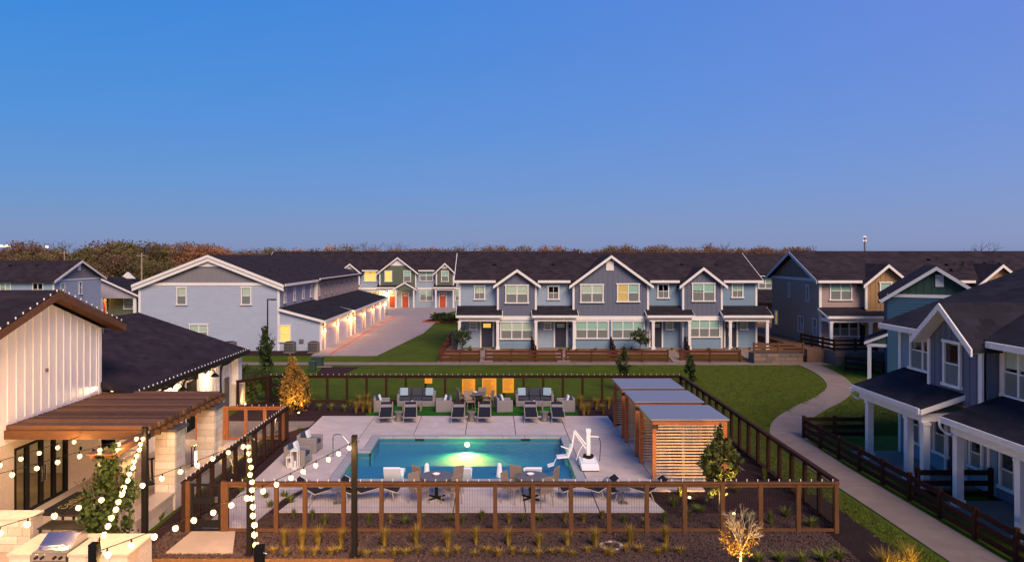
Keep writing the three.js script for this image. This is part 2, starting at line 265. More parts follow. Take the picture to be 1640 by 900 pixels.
// pool shell, ledge and water
{
  const q = POOL, D = -0.55, gsh = [];
  const z1b = -28.0;
  gsh.push(bx(q.xa - 0.04, q.x1 + 0.04, D - 0.1, D, q.z0 - 0.04, q.z1 + 0.04));
  gsh.push(bx(q.x0 - 0.3, q.x1 + 0.05, D, -0.02, q.z0 - 0.05, q.z0), bx(q.x1, q.x1 + 0.05, D, -0.02, q.z0, q.z1), bx(q.xa - 0.05, q.xa, D, -0.02, q.za, q.z1), bx(q.xa, q.x1, D, -0.02, q.z1, q.z1 + 0.05), bx(q.x0 - 0.05, q.x0, D, -0.02, q.z0, q.za), bx(q.xa, q.x0, D, -0.02, q.za - 0.05, q.za));
  struct('pool_shell', gsh, mat.poolPlaster);
  struct('tanning_ledge', [bx(q.xa + 0.003, q.x1 - 0.003, D + 0.003, -0.2, z1b, q.z1 - 0.003)], mat.poolLedge);
  struct('pool_water', flat([[q.x0 + 0.002, q.z0 + 0.002], [q.x1 - 0.002, q.z0 + 0.002], [q.x1 - 0.002, q.z1 - 0.002], [q.xa + 0.002, q.z1 - 0.002], [q.xa + 0.002, q.za + 0.002], [q.x0 + 0.002, q.za + 0.002]], -0.09, 0.002), mat.water);
  // replace the slab by its single top sheet so that it acts as one pane
  const w = scene.children[scene.children.length - 1]; const sg = new THREE.ShapeGeometry(new THREE.Shape([[q.x0, q.z0], [q.x1, q.z0], [q.x1, q.z1], [q.xa, q.z1], [q.xa, q.za], [q.x0, q.za]].map(p => new THREE.Vector2(p[0], -p[1])))); sg.rotateX(-Math.PI / 2); sg.translate(0, -0.09, 0); w.geometry = fin(sg);
  const pl = thing('pool_light', 'glowing round underwater lamp in the far pool wall', 'lamp', [gx(748, 31.4), -0.27, q.z0 + 0.01]);
  const lens = new THREE.SphereGeometry(0.12, 16, 10); lens.scale(1, 1, 0.4); mesh('lens', lens, mat.poolLens, pl);
  const rim = new THREE.TorusGeometry(0.115, 0.02, 8, 20); mesh('rim', rim, mat.steel, pl);
  const sp = new THREE.SpotLight(lin(1, 0.4, 0.012), 46, 0, 0.95, 1, 2); sp.position.set(0, 0.04, 0.1); sp.target.position.set(0, -0.26, 1.7); sp.castShadow = true; pl.add(sp, sp.target);
  const wide = new THREE.SpotLight(lin(0.3, 0.85, 0.08), 40, 0, 1.45, 1, 2); wide.position.set(0, 0.05, 0.14); wide.target.position.set(0, 0.0, 2.2); wide.castShadow = true; pl.add(wide, wide.target);
  for (const [u, v] of [[672, 704], [842, 704]]) tag(mesh('skimmer_mouth', bx(gx(u, 31.5) - 0.2, gx(u, 31.5) + 0.2, -0.085, -0.022, q.z0 + 0.001, q.z0 + 0.02), mat.black), u < 700 ? 'dark skimmer slot under the coping by the pool handrail' : 'dark skimmer slot under the coping by the pool lift', 'skimmer');
}

// ---------------------------------------------------------------- house kit (local frame: x along the wall, y up, z out of the wall)
function lapGeo(x0, x1, y0, y1, lap = 0.19) {
  const pos = [], q = (a, b, c, d) => pos.push(...a, ...b, ...c, ...a, ...c, ...d), n = Math.max(1, Math.round((y1 - y0) / lap)), h = (y1 - y0) / n;
  for (let i = 0; i < n; i++) { const a = y0 + i * h, b = a + h; q([x0, a, 0.032], [x1, a, 0.032], [x1, b, 0.008], [x0, b, 0.008]); q([x0, a, 0.008], [x1, a, 0.008], [x1, a, 0.032], [x0, a, 0.032]); }
  const g = new THREE.BufferGeometry(); g.setAttribute('position', new THREE.Float32BufferAttribute(pos, 3)); g.computeVertexNormals();
  const f = fin(g); f.userData.fin = true; return [f, bx(x0, x1, y0, y1, -0.12, 0)];
}
// walls are built at the end, with an opening behind every window that stands on them
const pendingWalls = [], openings = [];
function lapWall(p, x0, x1, y0, y1, m, Fm, name = 'siding_wall') { pendingWalls.push({ p, x0, x1, y0, y1, m, F: Fm, name }); }
function battenWall(p, x0, x1, y0, top, m, Fm, z = 0, step = 0.4, thick = 0.12) { pendingWalls.push({ p, x0, x1, y0, top, m, F: Fm, z, step, thick }); }
function lapPiece(x0, x1, ya, yb, y0, h) {
  const pos = [], q = (a, b, c, d) => pos.push(...a, ...b, ...c, ...a, ...c, ...d);
  for (let i = Math.floor((ya - y0) / h + 1e-6); y0 + i * h < yb - 1e-6; i++) { const a = y0 + i * h, lo = Math.max(a, ya), hi = Math.min(a + h, yb), zz = y => 0.032 - 0.024 * (y - a) / h; q([x0, lo, zz(lo)], [x1, lo, zz(lo)], [x1, hi, zz(hi)], [x0, hi, zz(hi)]); q([x0, lo, 0], [x1, lo, 0], [x1, lo, zz(lo)], [x0, lo, zz(lo)]); }
  const g = new THREE.BufferGeometry(); g.setAttribute('position', new THREE.Float32BufferAttribute(pos, 3)); g.computeVertexNormals(); const f = fin(g); f.userData.fin = true; return f;
}
const cut = (a, b, hs) => { let r = [[a, b]]; for (const [c, d] of hs) r = r.flatMap(([e, f]) => d <= e || c >= f ? [[e, f]] : [[e, c], [d, f]].filter(([g, h]) => h - g > 0.004)); return r; };
function buildWalls() {
  for (const w of pendingWalls) {
    const inv = w.F.clone().invert(), zw = w.z || 0, hs = [];
    for (const o of openings) if (o.p === w.p) { const m = inv.clone().multiply(o.F), e = m.elements; if (e[10] > 0.99 && Math.abs(e[14] - zw) < 0.1) { const h = { x0: e[12] - o.w / 2, x1: e[12] + o.w / 2, y0: e[13] - o.h / 2, y1: e[13] + o.h / 2 }; if (h.x1 > w.x0 && h.x0 < w.x1 && h.y1 > w.y0 && h.y0 < (w.top ? w.top(e[12]) : w.y1)) hs.push(h); } }
    if (!w.top) {
      const n = Math.max(1, Math.round((w.y1 - w.y0) / 0.19)), lh = (w.y1 - w.y0) / n, xs = [...new Set([w.x0, w.x1, ...hs.flatMap(h => [h.x0, h.x1])].filter(x => x >= w.x0 && x <= w.x1))].sort((a, b) => a - b), g = [];
      for (let i = 0; i + 1 < xs.length; i++) { const c = (xs[i] + xs[i + 1]) / 2; for (const [a, b] of cut(w.y0, w.y1, hs.filter(h => c > h.x0 && c < h.x1).map(h => [h.y0, h.y1]))) g.push(lapPiece(xs[i], xs[i + 1], a, b, w.y0, lh), bx(xs[i], xs[i + 1], a, b, -0.12, 0)); }
      mesh(w.name, g, w.m, w.p, w.F);
    } else {
      const { x0, x1, y0, top, z, thick } = w, mid = (x0 + x1) / 2, xs = top(mid) > Math.max(top(x0), top(x1)) + 0.05 ? [x0, mid, x1] : [x0, x1];
      const sh = new THREE.Shape([[x0, y0], [x1, y0], ...xs.slice().reverse().map(x => [x, top(x)])].map(q => new THREE.Vector2(...q)));
      for (const h of hs) sh.holes.push(new THREE.Path([[h.x0, h.y0], [h.x0, h.y1], [h.x1, h.y1], [h.x1, h.y0]].map(q => new THREE.Vector2(...q))));
      const g = new THREE.ExtrudeGeometry(sh, { depth: thick, bevelEnabled: false }); g.translate(0, 0, z - thick); mesh('board_wall', g, w.m, w.p, w.F);
      const b = [], n = Math.max(1, Math.round((x1 - x0) / w.step));
      for (let i = 1; i < n; i++) { const x = x0 + (x1 - x0) * i / n; for (const [a, c] of cut(y0 + 0.01, Math.min(top(x - 0.025), top(x + 0.025)) - 0.01, hs.filter(h => x > h.x0 - 0.03 && x < h.x1 + 0.03).map(h => [h.y0, h.y1]))) b.push(bx(x - 0.025, x + 0.025, a, c, z, z + 0.022)); }
      if (b.length) { const o = mesh('batten_strips', b, w.m, w.p, w.F); o.userData.kind = 'stuff'; }
    }
  }
}
const shell = (p, x0, x1, z0, z1, ys, Fm) => { for (const y of ys) mesh('floor_slab', bx(x0, x1, y - 0.1, y, z0, z1), mat.porchSlab, p, Fm); };   // storey floors and attic floor
function pane(w, h) { const g = new THREE.PlaneGeometry(w, h); const f = fin(g); f.userData.fin = true; return f; }
const geoCache = {};
const cached = (k, f) => geoCache[k] || (geoCache[k] = mg(f()));
function windowAt(p, Fm, cx, cy, w, h, o = {}) { // double-hung sashes side by side
  const { cols = 1, z = 0.034, lit = null, litCols = null, blind = 'blind', trim = mat.trim, single = false, grid = false, sill = true, half = 0.5 } = o;
  const g = new THREE.Group(); g.name = 'window'; const FW = Fm.clone().multiply(new THREE.Matrix4().makeTranslation(cx, cy, z)); g.applyMatrix4(FW); p.add(g); openings.push({ p, F: FW, w: w - 0.17, h: h - 0.17 });
  const k = [w, h, cols, single, grid].map(q => (+q).toFixed(2)).join(), t = 0.1, fr = 0.035, W = w - 2 * t, Hh = h - 2 * t, cw = W / cols;
  mesh('frame', cached('f' + k, () => {
    const a = [box(t, h, 0.07, -w / 2 + t / 2, 0, 0.035), box(t, h, 0.07, w / 2 - t / 2, 0, 0.035), box(w + 0.1, t, 0.085, 0, h / 2 - t / 2 + 0.003, 0.0425)];
    for (let i = 1; i < cols; i++) a.push(box(t * 0.85, Hh, 0.066, -W / 2 + cw * i, 0, 0.033));
    if (!single) for (let i = 0; i < cols; i++) a.push(box(cw - 0.08, fr * 1.3, 0.052, -W / 2 + cw * (i + 0.5), 0, 0.028));
    if (grid) a.push(box(0.03, Hh, 0.05, 0, 0, 0.027));
    return a;
  }), trim, g);
  if (sill) mesh('sill', cached('s' + k, () => [box(w + 0.12, t, 0.11, 0, -h / 2 + t / 2 - 0.003, 0.055)]), trim, g);
  for (let i = 0; i < cols; i++) {
    const hv = half === 0.5 ? [0.42, 0.5, 0.5, 0.58, 0.66][Math.floor(R0() * 5)] : half, x = -W / 2 + cw * (i + 0.5), isLit = lit && (!litCols || litCols.includes(i));
    if (isLit) mesh('lit_blind', cached('r' + k, () => [box(cw - 0.01, Hh, 0.006, 0, 0, 0)]), lit, g).position.set(x, 0, 0.004);
    if (blind && !isLit) mesh('blind', cached('b' + k + hv, () => [box(cw - 0.06, Hh * hv, 0.006, 0, 0, 0)]), mat[blind], g).position.set(x, Hh / 2 * (1 - hv), 0.012);
    if (!single && !isLit && sill) mesh('insect_screen', cached('n' + k, () => [pane(cw - 0.06, Hh / 2 - 0.02)]), mat.screen, g).position.set(x, -Hh / 4, 0.034);
    const pn = mesh('pane', cached('p' + k, () => [pane(cw - 0.02, Hh)]), mat.glass, g); pn.position.set(x, 0, 0.022);
  }
  return g;
}
function doorAt(p, Fm, cx, y0, w, h, m, o = {}) {
  const { z = 0.034, trim = mat.trim, light = null } = o;
  const g = new THREE.Group(); g.name = 'door'; g.applyMatrix4(Fm.clone().multiply(new THREE.Matrix4().makeTranslation(cx, y0, z))); p.add(g);
  mesh('frame', [bx(-w / 2 - 0.12, -w / 2, 0, h, 0, 0.08), bx(w / 2, w / 2 + 0.12, 0, h, 0, 0.08), bx(-w / 2 - 0.12, w / 2 + 0.12, h, h + 0.12, 0, 0.085)], trim, g);
  mesh('leaf', [bx(-w / 2, w / 2, 0.01, h, 0.01, 0.03), bx(-w * 0.34, w * 0.34, 0.2, 0.95, 0.03, 0.038), bx(-w * 0.34, w * 0.34, 1.08, h * 0.72, 0.03, 0.038)], m, g);
  mesh('fanlight', bx(-w * 0.34, w * 0.34, h * 0.77, h * 0.93, 0.031, 0.037), light || mat.blindPale, g);
  mesh('handle', [bx(w * 0.36, w * 0.4, 0.95, 1.15, 0.03, 0.075)], mat.steel, g);
  return g;
}
const chev = (cx, half, eave, peak, t) => [[cx - half, eave], [cx, peak], [cx + half, eave], [cx + half, eave - t], [cx, peak - t], [cx - half, eave - t]];
function gableRoofZ(p, cx, half, eave, peak, z0, z1, m, Fm, trim = mat.trim, ends = 'f') { // ridge along local z; half includes the overhang
  mesh('roof', extZ(chev(cx, half, eave, peak, 0.16), z0, z1), m, p, Fm);
  const rk = []; if (ends.includes('f')) rk.push(extZ(chev(cx, half + 0.02, eave - 0.035, peak - 0.025, 0.24), z1 + 0.002, z1 + 0.06)); if (ends.includes('b')) rk.push(extZ(chev(cx, half + 0.02, eave - 0.035, peak - 0.025, 0.24), z0 - 0.06, z0 - 0.002));
  if (rk.length) mesh('rake_board', rk, trim, p, Fm);
}
function gableRoofX(p, cz, half, eave, peak, x0, x1, m, Fm, trim = mat.trim, ends = 'lr') { // ridge along local x
  mesh('roof', extX(chev(cz, half, eave, peak, 0.16), x0, x1), m, p, Fm);
  const rk = []; if (ends.includes('l')) rk.push(extX(chev(cz, half + 0.02, eave - 0.035, peak - 0.025, 0.26), x0 - 0.06, x0 - 0.002)); if (ends.includes('r')) rk.push(extX(chev(cz, half + 0.02, eave - 0.035, peak - 0.025, 0.26), x1 + 0.002, x1 + 0.06));
  if (rk.length) mesh('rake_board', rk, trim, p, Fm);
}
const gutter = (p, x0, x1, y, z, Fm, trim = mat.trim) => mesh('gutter', [bx(x0, x1, y - 0.19, y + 0.01, z, z + 0.1)], trim, p, Fm);
function porch(p, Fm, x0, x1, yTop, yFront, depth, posts, o = {}) { // shed-roofed porch
  const { m = mat.shingleBlue, trim = mat.trim, floor = 0.0, beam = 0.3 } = o;
  const g = new THREE.Group(); g.name = 'porch'; g.applyMatrix4(Fm); p.add(g);
  mesh('porch_roof', extX([[0.035, yTop], [depth + 0.2, yFront], [depth + 0.2, yFront - 0.1], [0.035, yTop - 0.1]], x0, x1), m, g);
  mesh('fascia', [bx(x0, x1, yFront - 0.2, yFront - 0.005, depth + 0.202, depth + 0.26), extX([[0.04, yTop - 0.05], [depth + 0.19, yFront - 0.05], [depth + 0.19, yFront - 0.22], [0.04, yTop - 0.22]], x0 - 0.05, x0 - 0.003), extX([[0.04, yTop - 0.05], [depth + 0.19, yFront - 0.05], [depth + 0.19, yFront - 0.22], [0.04, yTop - 0.22]], x1 + 0.003, x1 + 0.05)], trim, g);
  mesh('beam', [bx(x0 + 0.2, x1 - 0.2, yFront - 0.2 - beam, yFront - 0.21, depth - 0.2, depth + 0.02), bx(x0 + 0.2, x0 + 0.4, yFront - 0.2 - beam + 0.01, yFront - 0.21, 0.04, depth - 0.2), bx(x1 - 0.4, x1 - 0.2, yFront - 0.2 - beam + 0.01, yFront - 0.21, 0.04, depth - 0.2)], trim, g);
  for (const x of posts) mesh('post', [bx(x - 0.11, x + 0.11, floor, yFront - 0.2 - beam, depth - 0.2, depth + 0.02), bx(x - 0.15, x + 0.15, floor, floor + 0.22, depth - 0.24, depth + 0.06), bx(x - 0.14, x + 0.14, yFront - 0.2 - beam - 0.1, yFront - 0.201 - beam, depth - 0.23, depth + 0.05)], trim, g);
  return g;
}
function roofVents(p, pts, Fm) { for (const [x, y, z] of pts) mesh('roof_vent', [box(0.3, 0.12, 0.28, x, y + 0.04, z), cyl(0.04, 0.04, 0.25, x + 0.6, y, z)], mat.blackMetal, p, Fm); }

// ---------------------------------------------------------------- terraced yards behind the cross walk
struct('yard_terrace', [extX([[-54.3, -0.2], [-54.3, 0.05], [-58, 0.5], [-72, 0.5], [-72, -0.2]], -4.2, 23.4)], mat.dirtYard);
struct('yard_grass', [extX([[-54.6, 0.05], [-54.6, 0.1], [-56.2, 0.29], [-56.2, 0.24]], -3.4, 22.6)], mat.lawn);
struct('upper_terrace', [bx(23.6, 60, -0.2, 0.99, -75, -53.9), bx(30, 60, -0.2, 0.98, -53.9, -44)], mat.dirtYard);

// ---------------------------------------------------------------- central blue townhouse row
{
  const S = 19.5, X = u => (u - 735) / S, Y = v => (555 - v) / S;
  const h = thing('townhouse_row', 'blue two-storey townhouse row with three slate gables facing the pool', 'townhouse', [gx(735, 59), 0.5, -59]);
  const F0 = FR(0, 0, 0), W = X(1213), FB = FR(0, 0, 0.65), FQ = FR(0, 0, 0.25);
  shell(h, 0.13, W - 0.13, -9.19, -0.13, [2.6, 5.4], F0); shell(h, 3.3, 6.2, -0.12, 0.5, [2.6], F0); shell(h, 9.4, 15.3, -0.12, 0.5, [2.6], F0); shell(h, 18.3, 21.3, -0.12, 0.5, [2.6], F0);
  mesh('attic_end', [extX([[-9.3, 5.4], [-0.1, 5.4], [-4.6, 7.5]], 0.03, 0.1)], mat.blueLap2, h, F0); mesh('attic_end', [extX([[-9.3, 5.4], [-0.1, 5.4], [-4.6, 7.5]], W - 0.1, W - 0.03)], mat.blueLap2, h, F0);
  const rec = [[735, 797, mat.blueLap], [857, 917, mat.blueLap], [1036, 1091, mat.blueLap2], [1153, 1213, mat.blueLap2]];
  for (const [a, b, m] of rec) { lapWall(h, X(a), X(b), 2.75, 5.35, m, F0); lapWall(h, X(a), X(b), 0.0, 2.75, m, FR(0, 0, -0.02), 'porch_wall'); }
  mesh('side_wall', [bx(0.02, 0.12, 0, 5.4, -9.2, -0.12), bx(W - 0.12, W - 0.02, 0, 5.4, -9.2, -0.12), bx(0.02, W - 0.02, 0, 5.4, -9.4, -9.2)], mat.blueLap2, h, F0);
  gableRoofX(h, -4.6, 5.0, 5.55, 7.78, -0.35, W + 0.35, mat.shingle, F0);
  for (const [a, b] of [[728, 794], [861, 913], [1040, 1087], [1157, 1220]]) gutter(h, X(a), X(b), 5.5, 0.4, F0);
  const bays = [[797, 858, 427], [917, 1036, 405], [1091, 1153, 424]];
  for (const [a, b, pv] of bays) {
    const x0 = X(a), x1 = X(b), c = (x0 + x1) / 2, pk = Y(pv) - 0.22, ev = 5.25, hf = (x1 - x0) / 2, top = x => pk - Math.abs(x - c) * (pk - ev) / hf;
    battenWall(h, x0 + 0.02, x1 - 0.02, 2.62, x => top(x) - 0.06, mat.slate, FB);
    lapWall(h, x0 + 0.02, x1 - 0.02, 0, 2.3, mat.blueLap2, FB, 'lower_wall');
    const sl = (pk - ev) / hf, ov = 0.35;
    gableRoofZ(h, c, hf + ov, ev - sl * ov + 0.12, pk + 0.12, -5.2, 1.0, mat.shingle, F0);
    mesh('band_board', [bx(x0, x1, 2.3, 2.62, 0.3, 0.445)], mat.trim, h, FQ);
    mesh('corner_board', [bx(x0 - 0.06, x0 + 0.1, 0, 2.3, 0.28, 0.44), bx(x0 - 0.06, x0 + 0.1, 2.62, ev - 0.1, 0.28, 0.44), bx(x1 - 0.1, x1 + 0.06, 0, 2.3, 0.28, 0.44), bx(x1 - 0.1, x1 + 0.06, 2.62, ev - 0.1, 0.28, 0.44), bx(x0 - 0.03, x0 + 0.02, 0, ev - 0.1, -0.35, 0.28), bx(x1 - 0.02, x1 + 0.03, 0, ev - 0.1, -0.35, 0.28)], mat.trim, h, FQ);
  }
  mesh('corner_board', [bx(-0.02, 0.14, 0, 5.3, -0.1, 0.06)], mat.trim, h, F0); mesh('corner_board', [bx(W - 0.14, W + 0.02, 0, 5.3, -0.1, 0.06)], mat.trim, h, F0);
  mesh('gable_vent', [box(0.62, 0.8, 0.05, X(975), Y(424), 0.45), ...[-2, -1, 0, 1, 2].map(i => box(0.5, 0.03, 0.02, X(975), Y(424) + i * 0.13, 0.48))], mat.trim, h, FQ);
  const win = (u0, u1, v0, v1, f, o) => windowAt(h, f, X((u0 + u1) / 2), Y((v0 + v1) / 2), (u1 - u0) / S, (v1 - v0) / S, o);
  win(759, 777, 456, 479, F0, { grid: true, blind: 'blindPale', half: 0.98 }); win(877, 896, 456, 479, F0, { grid: true, half: 0.98, blind: null }); win(1053, 1072, 453, 477, F0, { grid: true, half: 0.98, blind: null }); win(1172, 1191, 452, 476, F0, { grid: true, half: 0.98 });
  win(809, 846, 454, 484, FB, { cols: 2, blind: 'blindPale' }); win(928, 965, 453, 483, FB, { cols: 2, blind: 'blindPale' }); win(986, 1022, 452, 482, FB, { cols: 2, lit: mat.litRoomDim, litCols: [0] }); win(1105, 1142, 451, 481, FB, { cols: 2 });
  win(801, 854, 512, 541, FB, { cols: 3, blind: 'blindPale', half: 0.6 }); win(920, 973, 511, 540, FB, { cols: 3, half: 0.55 }); win(977, 1030, 511, 540, FB, { cols: 3 }); win(1099, 1150, 509, 538, FB, { cols: 3 });
  const units = [[732, 804, 780, 758, 737, 797, 1], [851, 923, 898, 877, 857, 917, 0], [1031, 1105, 1051, 1073, 1041, 1098, 0], [1150, 1227, 1171, 1192, 1162, 1220, 0]];
  for (const [a, b, d, w, p0, p1, l] of units) {
    porch(h, F0, X(a), X(b), 3.42, 2.75, 1.35, [X(p0), X(p1)]);
    doorAt(h, FR(0, 0, -0.02), X(d), 0, 0.92, 2.1, mat.navyDoor, { light: l ? mat.litRoom : null });
    windowAt(h, FR(0, 0, -0.02), X(w), 1.75, 0.62, 0.66, { single: true, blind: 'blindPale', half: 0.9 });
    mesh('porch_light', [box(0.12, 0.3, 0.12, X(d) + (d < w ? -0.75 : 0.75), 1.75, 0.1), box(0.05, 0.5, 0.03, X(d) + (d < w ? -0.75 : 0.75), 1.1, 0.07)], mat.black, h, F0);
    mesh('porch_floor', bx(X(a) + 0.1, X(b) - 0.1, -0.12, 0.0, 0.06, 1.5), mat.walk, h, F0);
  }
  roofVents(h, [[3, 6.9, -2.1], [8, 6.9, -2.1], [13.6, 6.7, -2.5], [19, 6.9, -2.1], [22, 7, -1.9]], F0);
  // little walks, plants and low fences of each yard
  [779, 899, 1078, 1197].forEach((u) => struct('yard_walk', extX([[-54.0, 0.02], [-54.0, 0.09], [-57.5, 0.50], [-57.5, 0.4]], gx(u, 56) - 0.5, gx(u, 56) + 0.5), mat.walk));
}
function boardFence(label, pts, o = {}) { // low fence of three boards between posts along a polyline (x, y, z)
  const { h = 0.85, m = mat.lowFence, boards = 3, bh = 0.17, step = 2.0, group } = o;
  const f = thing('low_board_fence', label, 'fence', pts[0], 0, group), o0 = pts[0];
  for (let k = 0; k + 1 < pts.length; k++) {
    const a = pts[k], b = pts[k + 1], dx = b[0] - a[0], dy = b[1] - a[1], dz = b[2] - a[2], L = Math.hypot(dx, dz), n = Math.max(1, Math.round(L / step)), ang = Math.atan2(-dz, dx);
    for (let i = 0; i <= n; i++) if (i || !k) { const t = i / n; mesh('post', [box(0.12, h + 0.25, 0.12, a[0] + dx * t - o0[0], a[1] + dy * t - o0[1] + h / 2 - 0.06, a[2] + dz * t - o0[2], ang)], m, f); }
    for (let i = 0; i < n; i++) for (let j = 0; j < boards; j++) {
      const t = (i + 0.5) / n, g = box(L / n - 0.13, bh, 0.035, 0, 0, 0, 0, 0, Math.atan2(dy, L)); g.rotateY(ang); g.translate(a[0] + dx * t - o0[0], a[1] + dy * t - o0[1] + 0.08 + bh / 2 + j * (h - 0.08 - bh) / (boards - 1), a[2] + dz * t - o0[2]);
      mesh('board', g, m, f);
    }
  }
  return f;
}
{
  const z = -54.25, y = 0.06, X = u => gx(u, 54.25);
  const lab = 'low reddish board fence in front of the blue townhouse row', grp = 'low fences of the blue row';
  for (const [a, b] of [[706, 768], [778, 900], [907, 1070], [1090, 1186]]) boardFence(lab, [[X(a), y, z], [X(b), y, z]], { group: grp, h: 0.8, step: 1.9 });
  for (const u of [858, 985, 1104]) boardFence('low dark fence climbing between two blue yards', [[gx(u, 55), 0.16, -55], [gx(u - 6, 58.2), 0.5, -58.2]], { m: mat.darkWood, group: 'fences between the blue yards', step: 1.6, h: 0.9 });
  boardFence('brown board fence between the driveway lawn and the blue end house', [[X(706) - 0.05, 0.06, -54.6], [X(706) + 0.35, 0.5, -60.5]], { m: mat.lowFence, h: 0.95, step: 2 });
}

// ---------------------------------------------------------------- long building on the left with garages
{
  const D = 60.5, x0 = -29.9, x1 = -18.05, W = x1 - x0, c = W / 2, S = FPX / D;
  const h = thing('garage_building', 'long pale blue two-storey building with a row of lit garages', 'building', [x0, 0, -D]);
  const F0 = FR(0, 0, 0), X = u => gx(u, D) - x0, Y = v => 8 - (v - CV) / S;
  lapWall(h, 0, W, 0, 5.5, mat.paleBlue, F0, 'end_wall');
  const sl = 2.25 / c, top = x => 8.0 - Math.abs(x - c) * sl;
  battenWall(h, 1.2, W - 1.2, 5.75, x => Math.min(top(x) - 0.35, 8), mat.greyGable, F0, 0.02, 0.42, 0.1);
  mesh('band_board', [bx(-0.05, W + 0.05, 5.5, 5.75, -0.1, 0.07)], mat.trim, h, F0);
  mesh('corner_board', [bx(-0.03, 0.16, 0, 5.5, -0.1, 0.05), bx(W - 0.16, W + 0.03, 0, 5.5, -0.1, 0.05)], mat.trim, h, F0);
  gableRoofZ(h, c, c + 0.45, 5.62, 8.12, -34, 0.35, mat.shingle, F0);
  mesh('gable_peak_panel', extZ([[c - 1.75, 7.1], [c + 1.75, 7.1], [c, 7.85]], 0.02, 0.12), mat.trim, h, F0);
  mesh('rake_board', extZ(chev(c, c + 0.45, 5.3, 7.8, 0.25), 0.3, 0.35), mat.trim, h, F0);
  shell(h, 0.15, W - 0.13, -33.4, -0.13, [2.75, 5.5], F0);
  // flank facing the drive: near part lavender, far part pink
  const FRt = FR(W, 0, 0, Math.PI / 2); // local x runs towards the camera (-z depth) -> use negative x for depth
  lapWall(h, 0, 11.6, 0, 5.5, mat.lavender, FRt, 'flank_wall');
  lapWall(h, 11.6, 33.6, 0, 5.6, mat.pinkish, FR(W + 0.35, 0, 0, Math.PI / 2), 'far_flank_wall');
  mesh('corner_board', [bx(11.5, 11.7, 3.4, 5.5, 0.03, 0.4)], mat.trim, h, FRt);
  for (const d of [61.9, 64.9, 67.9, 70.8]) windowAt(h, FRt, d - D, 4.55, 0.62, 1.25, { blind: null });
  for (const d of [72.9, 75.6, 78.4, 81.0, 83.8, 86.6, 89.6]) windowAt(h, FR(W + 0.35, 0, 0, Math.PI / 2), d - D, 4.55, 0.62, 1.25, { blind: null, trim: mat.pinkish });
  gutter(h, 0, 11.6, 5.62, 0.42, FRt); gutter(h, 11.4, 33.7, 5.75, 0.62, FRt);
  mesh('far_eave', [extZ([[W, 5.85], [W + 0.95, 5.6], [W + 0.95, 5.45], [W, 5.7]], -33.8, -11.5)], mat.shingle, h, F0);
  mesh('back_wall', [bx(0.1, W, 0, 5.5, -33.7, -33.5), bx(0.02, 0.14, 0, 5.5, -33.5, -0.15)], mat.paleBlue, h, F0);
  // garages
  const gxf = -14.5 - x0;
  for (const [za, zb, dx, name] of [[0, -11.4, 0, 'near'], [-11.4, -33.6, 0.3, 'far']]) {
    const X1 = gxf + dx;
    mesh('garage_roof', extZ([[W + 0.02, 3.66], [X1 + 0.35, 2.62], [X1 + 0.35, 2.5], [W + 0.02, 3.54]], zb, za + 0.25), mat.shingleBlue, h, F0);
    mesh('garage_fascia', [extZ([[W + 0.02, 3.6], [X1 + 0.4, 2.56], [X1 + 0.4, 2.34], [W + 0.02, 3.38]], za + 0.252, za + 0.31), bx(X1 + 0.352, X1 + 0.42, 2.36, 2.6, zb, za + 0.25)], mat.trim, h, F0);
    const wg = lapGeo(0, X1 - W, 0, 2.46); mesh('garage_end_wall', [...wg.map(g => g.clone().translate(W, 0, za))].map(g => { g.userData.fin = true; return g; }).concat([extZ([[W, 2.46], [X1, 2.46], [W, 3.5]], za - 0.1, za + 0.02)]), mat.paleBlue, h, F0);
    mesh('corner_board', [bx(X1 - 0.14, X1 + 0.035, 0, 2.4, za - 0.1, za + 0.06)], mat.trim, h, F0);
    lapWall(h, -za + 0.1, -zb, 0, 2.4, mat.pinkish, FR(X1, 0, 0, Math.PI / 2), 'garage_wall');
  }
  const doors = [[61.6, 65.8], [66.8, 70.8], [73.4, 77.2], [79.2, 83], [85, 88.6], [90, 93.4]];
  doors.forEach(([a, b], i) => {
    const F = FR(gxf + (i > 1 ? 0.3 : 0), 0, 0, Math.PI / 2), g = new THREE.Group(); g.name = 'garage_door'; g.applyMatrix4(F); h.add(g);
    mesh('frame', [bx(a - D - 0.14, a - D, 0, 2.15, 0.03, 0.1), bx(b - D, b - D + 0.14, 0, 2.15, 0.03, 0.1), bx(a - D - 0.14, b - D + 0.14, 2.15, 2.28, 0.03, 0.105)], mat.trim, g);
    for (let k = 0; k < 4; k++) mesh('panel', [bx(a - D + 0.01, b - D - 0.01, 0.02 + k * 0.53, 0.53 + k * 0.53, 0.034, 0.06)], mat.garageDoor, g);
  });
  [[61.05, 0], [66.3, 0], [71.3, 0], [72.5, 0.3], [78.2, 0.3], [84, 0.3], [89.3, 0.3], [93.6, 0.3]].forEach(([d, dx], i) => {
    const s = thing('wall_lantern', 'lit wall lantern between the garage doors', 'lamp', [gxf + dx + x0 + 0.05, 1.72, -d], 0, 'lanterns along the garages');
    mesh('cap', [box(0.2, 0.05, 0.2, 0.1, 0.2, 0), box(0.06, 0.3, 0.16, 0.0, 0.05, 0)], mat.black, s); mesh('glass', [cyl(0.07, 0.07, 0.3, 0.1, -0.13, 0, 8)], mat.glow, s); lamp([0.32, -0.05, 0], [1, 0.42, 0.12], 2.8, s);
  });
  windowAt(h, F0, X(290.5), Y(474), 0.88, 1.55, { blind: 'blindPale' }); windowAt(h, F0, X(394), Y(474), 0.88, 1.55, { blind: 'blindPale' });
  windowAt(h, F0, X(318), Y(532), 1.6, 1.4, { cols: 2, blind: 'blindPale' }); windowAt(h, FR(0, 0, 0), X(456.5), Y(534), 0.98, 1.5, { lit: mat.litRoom });
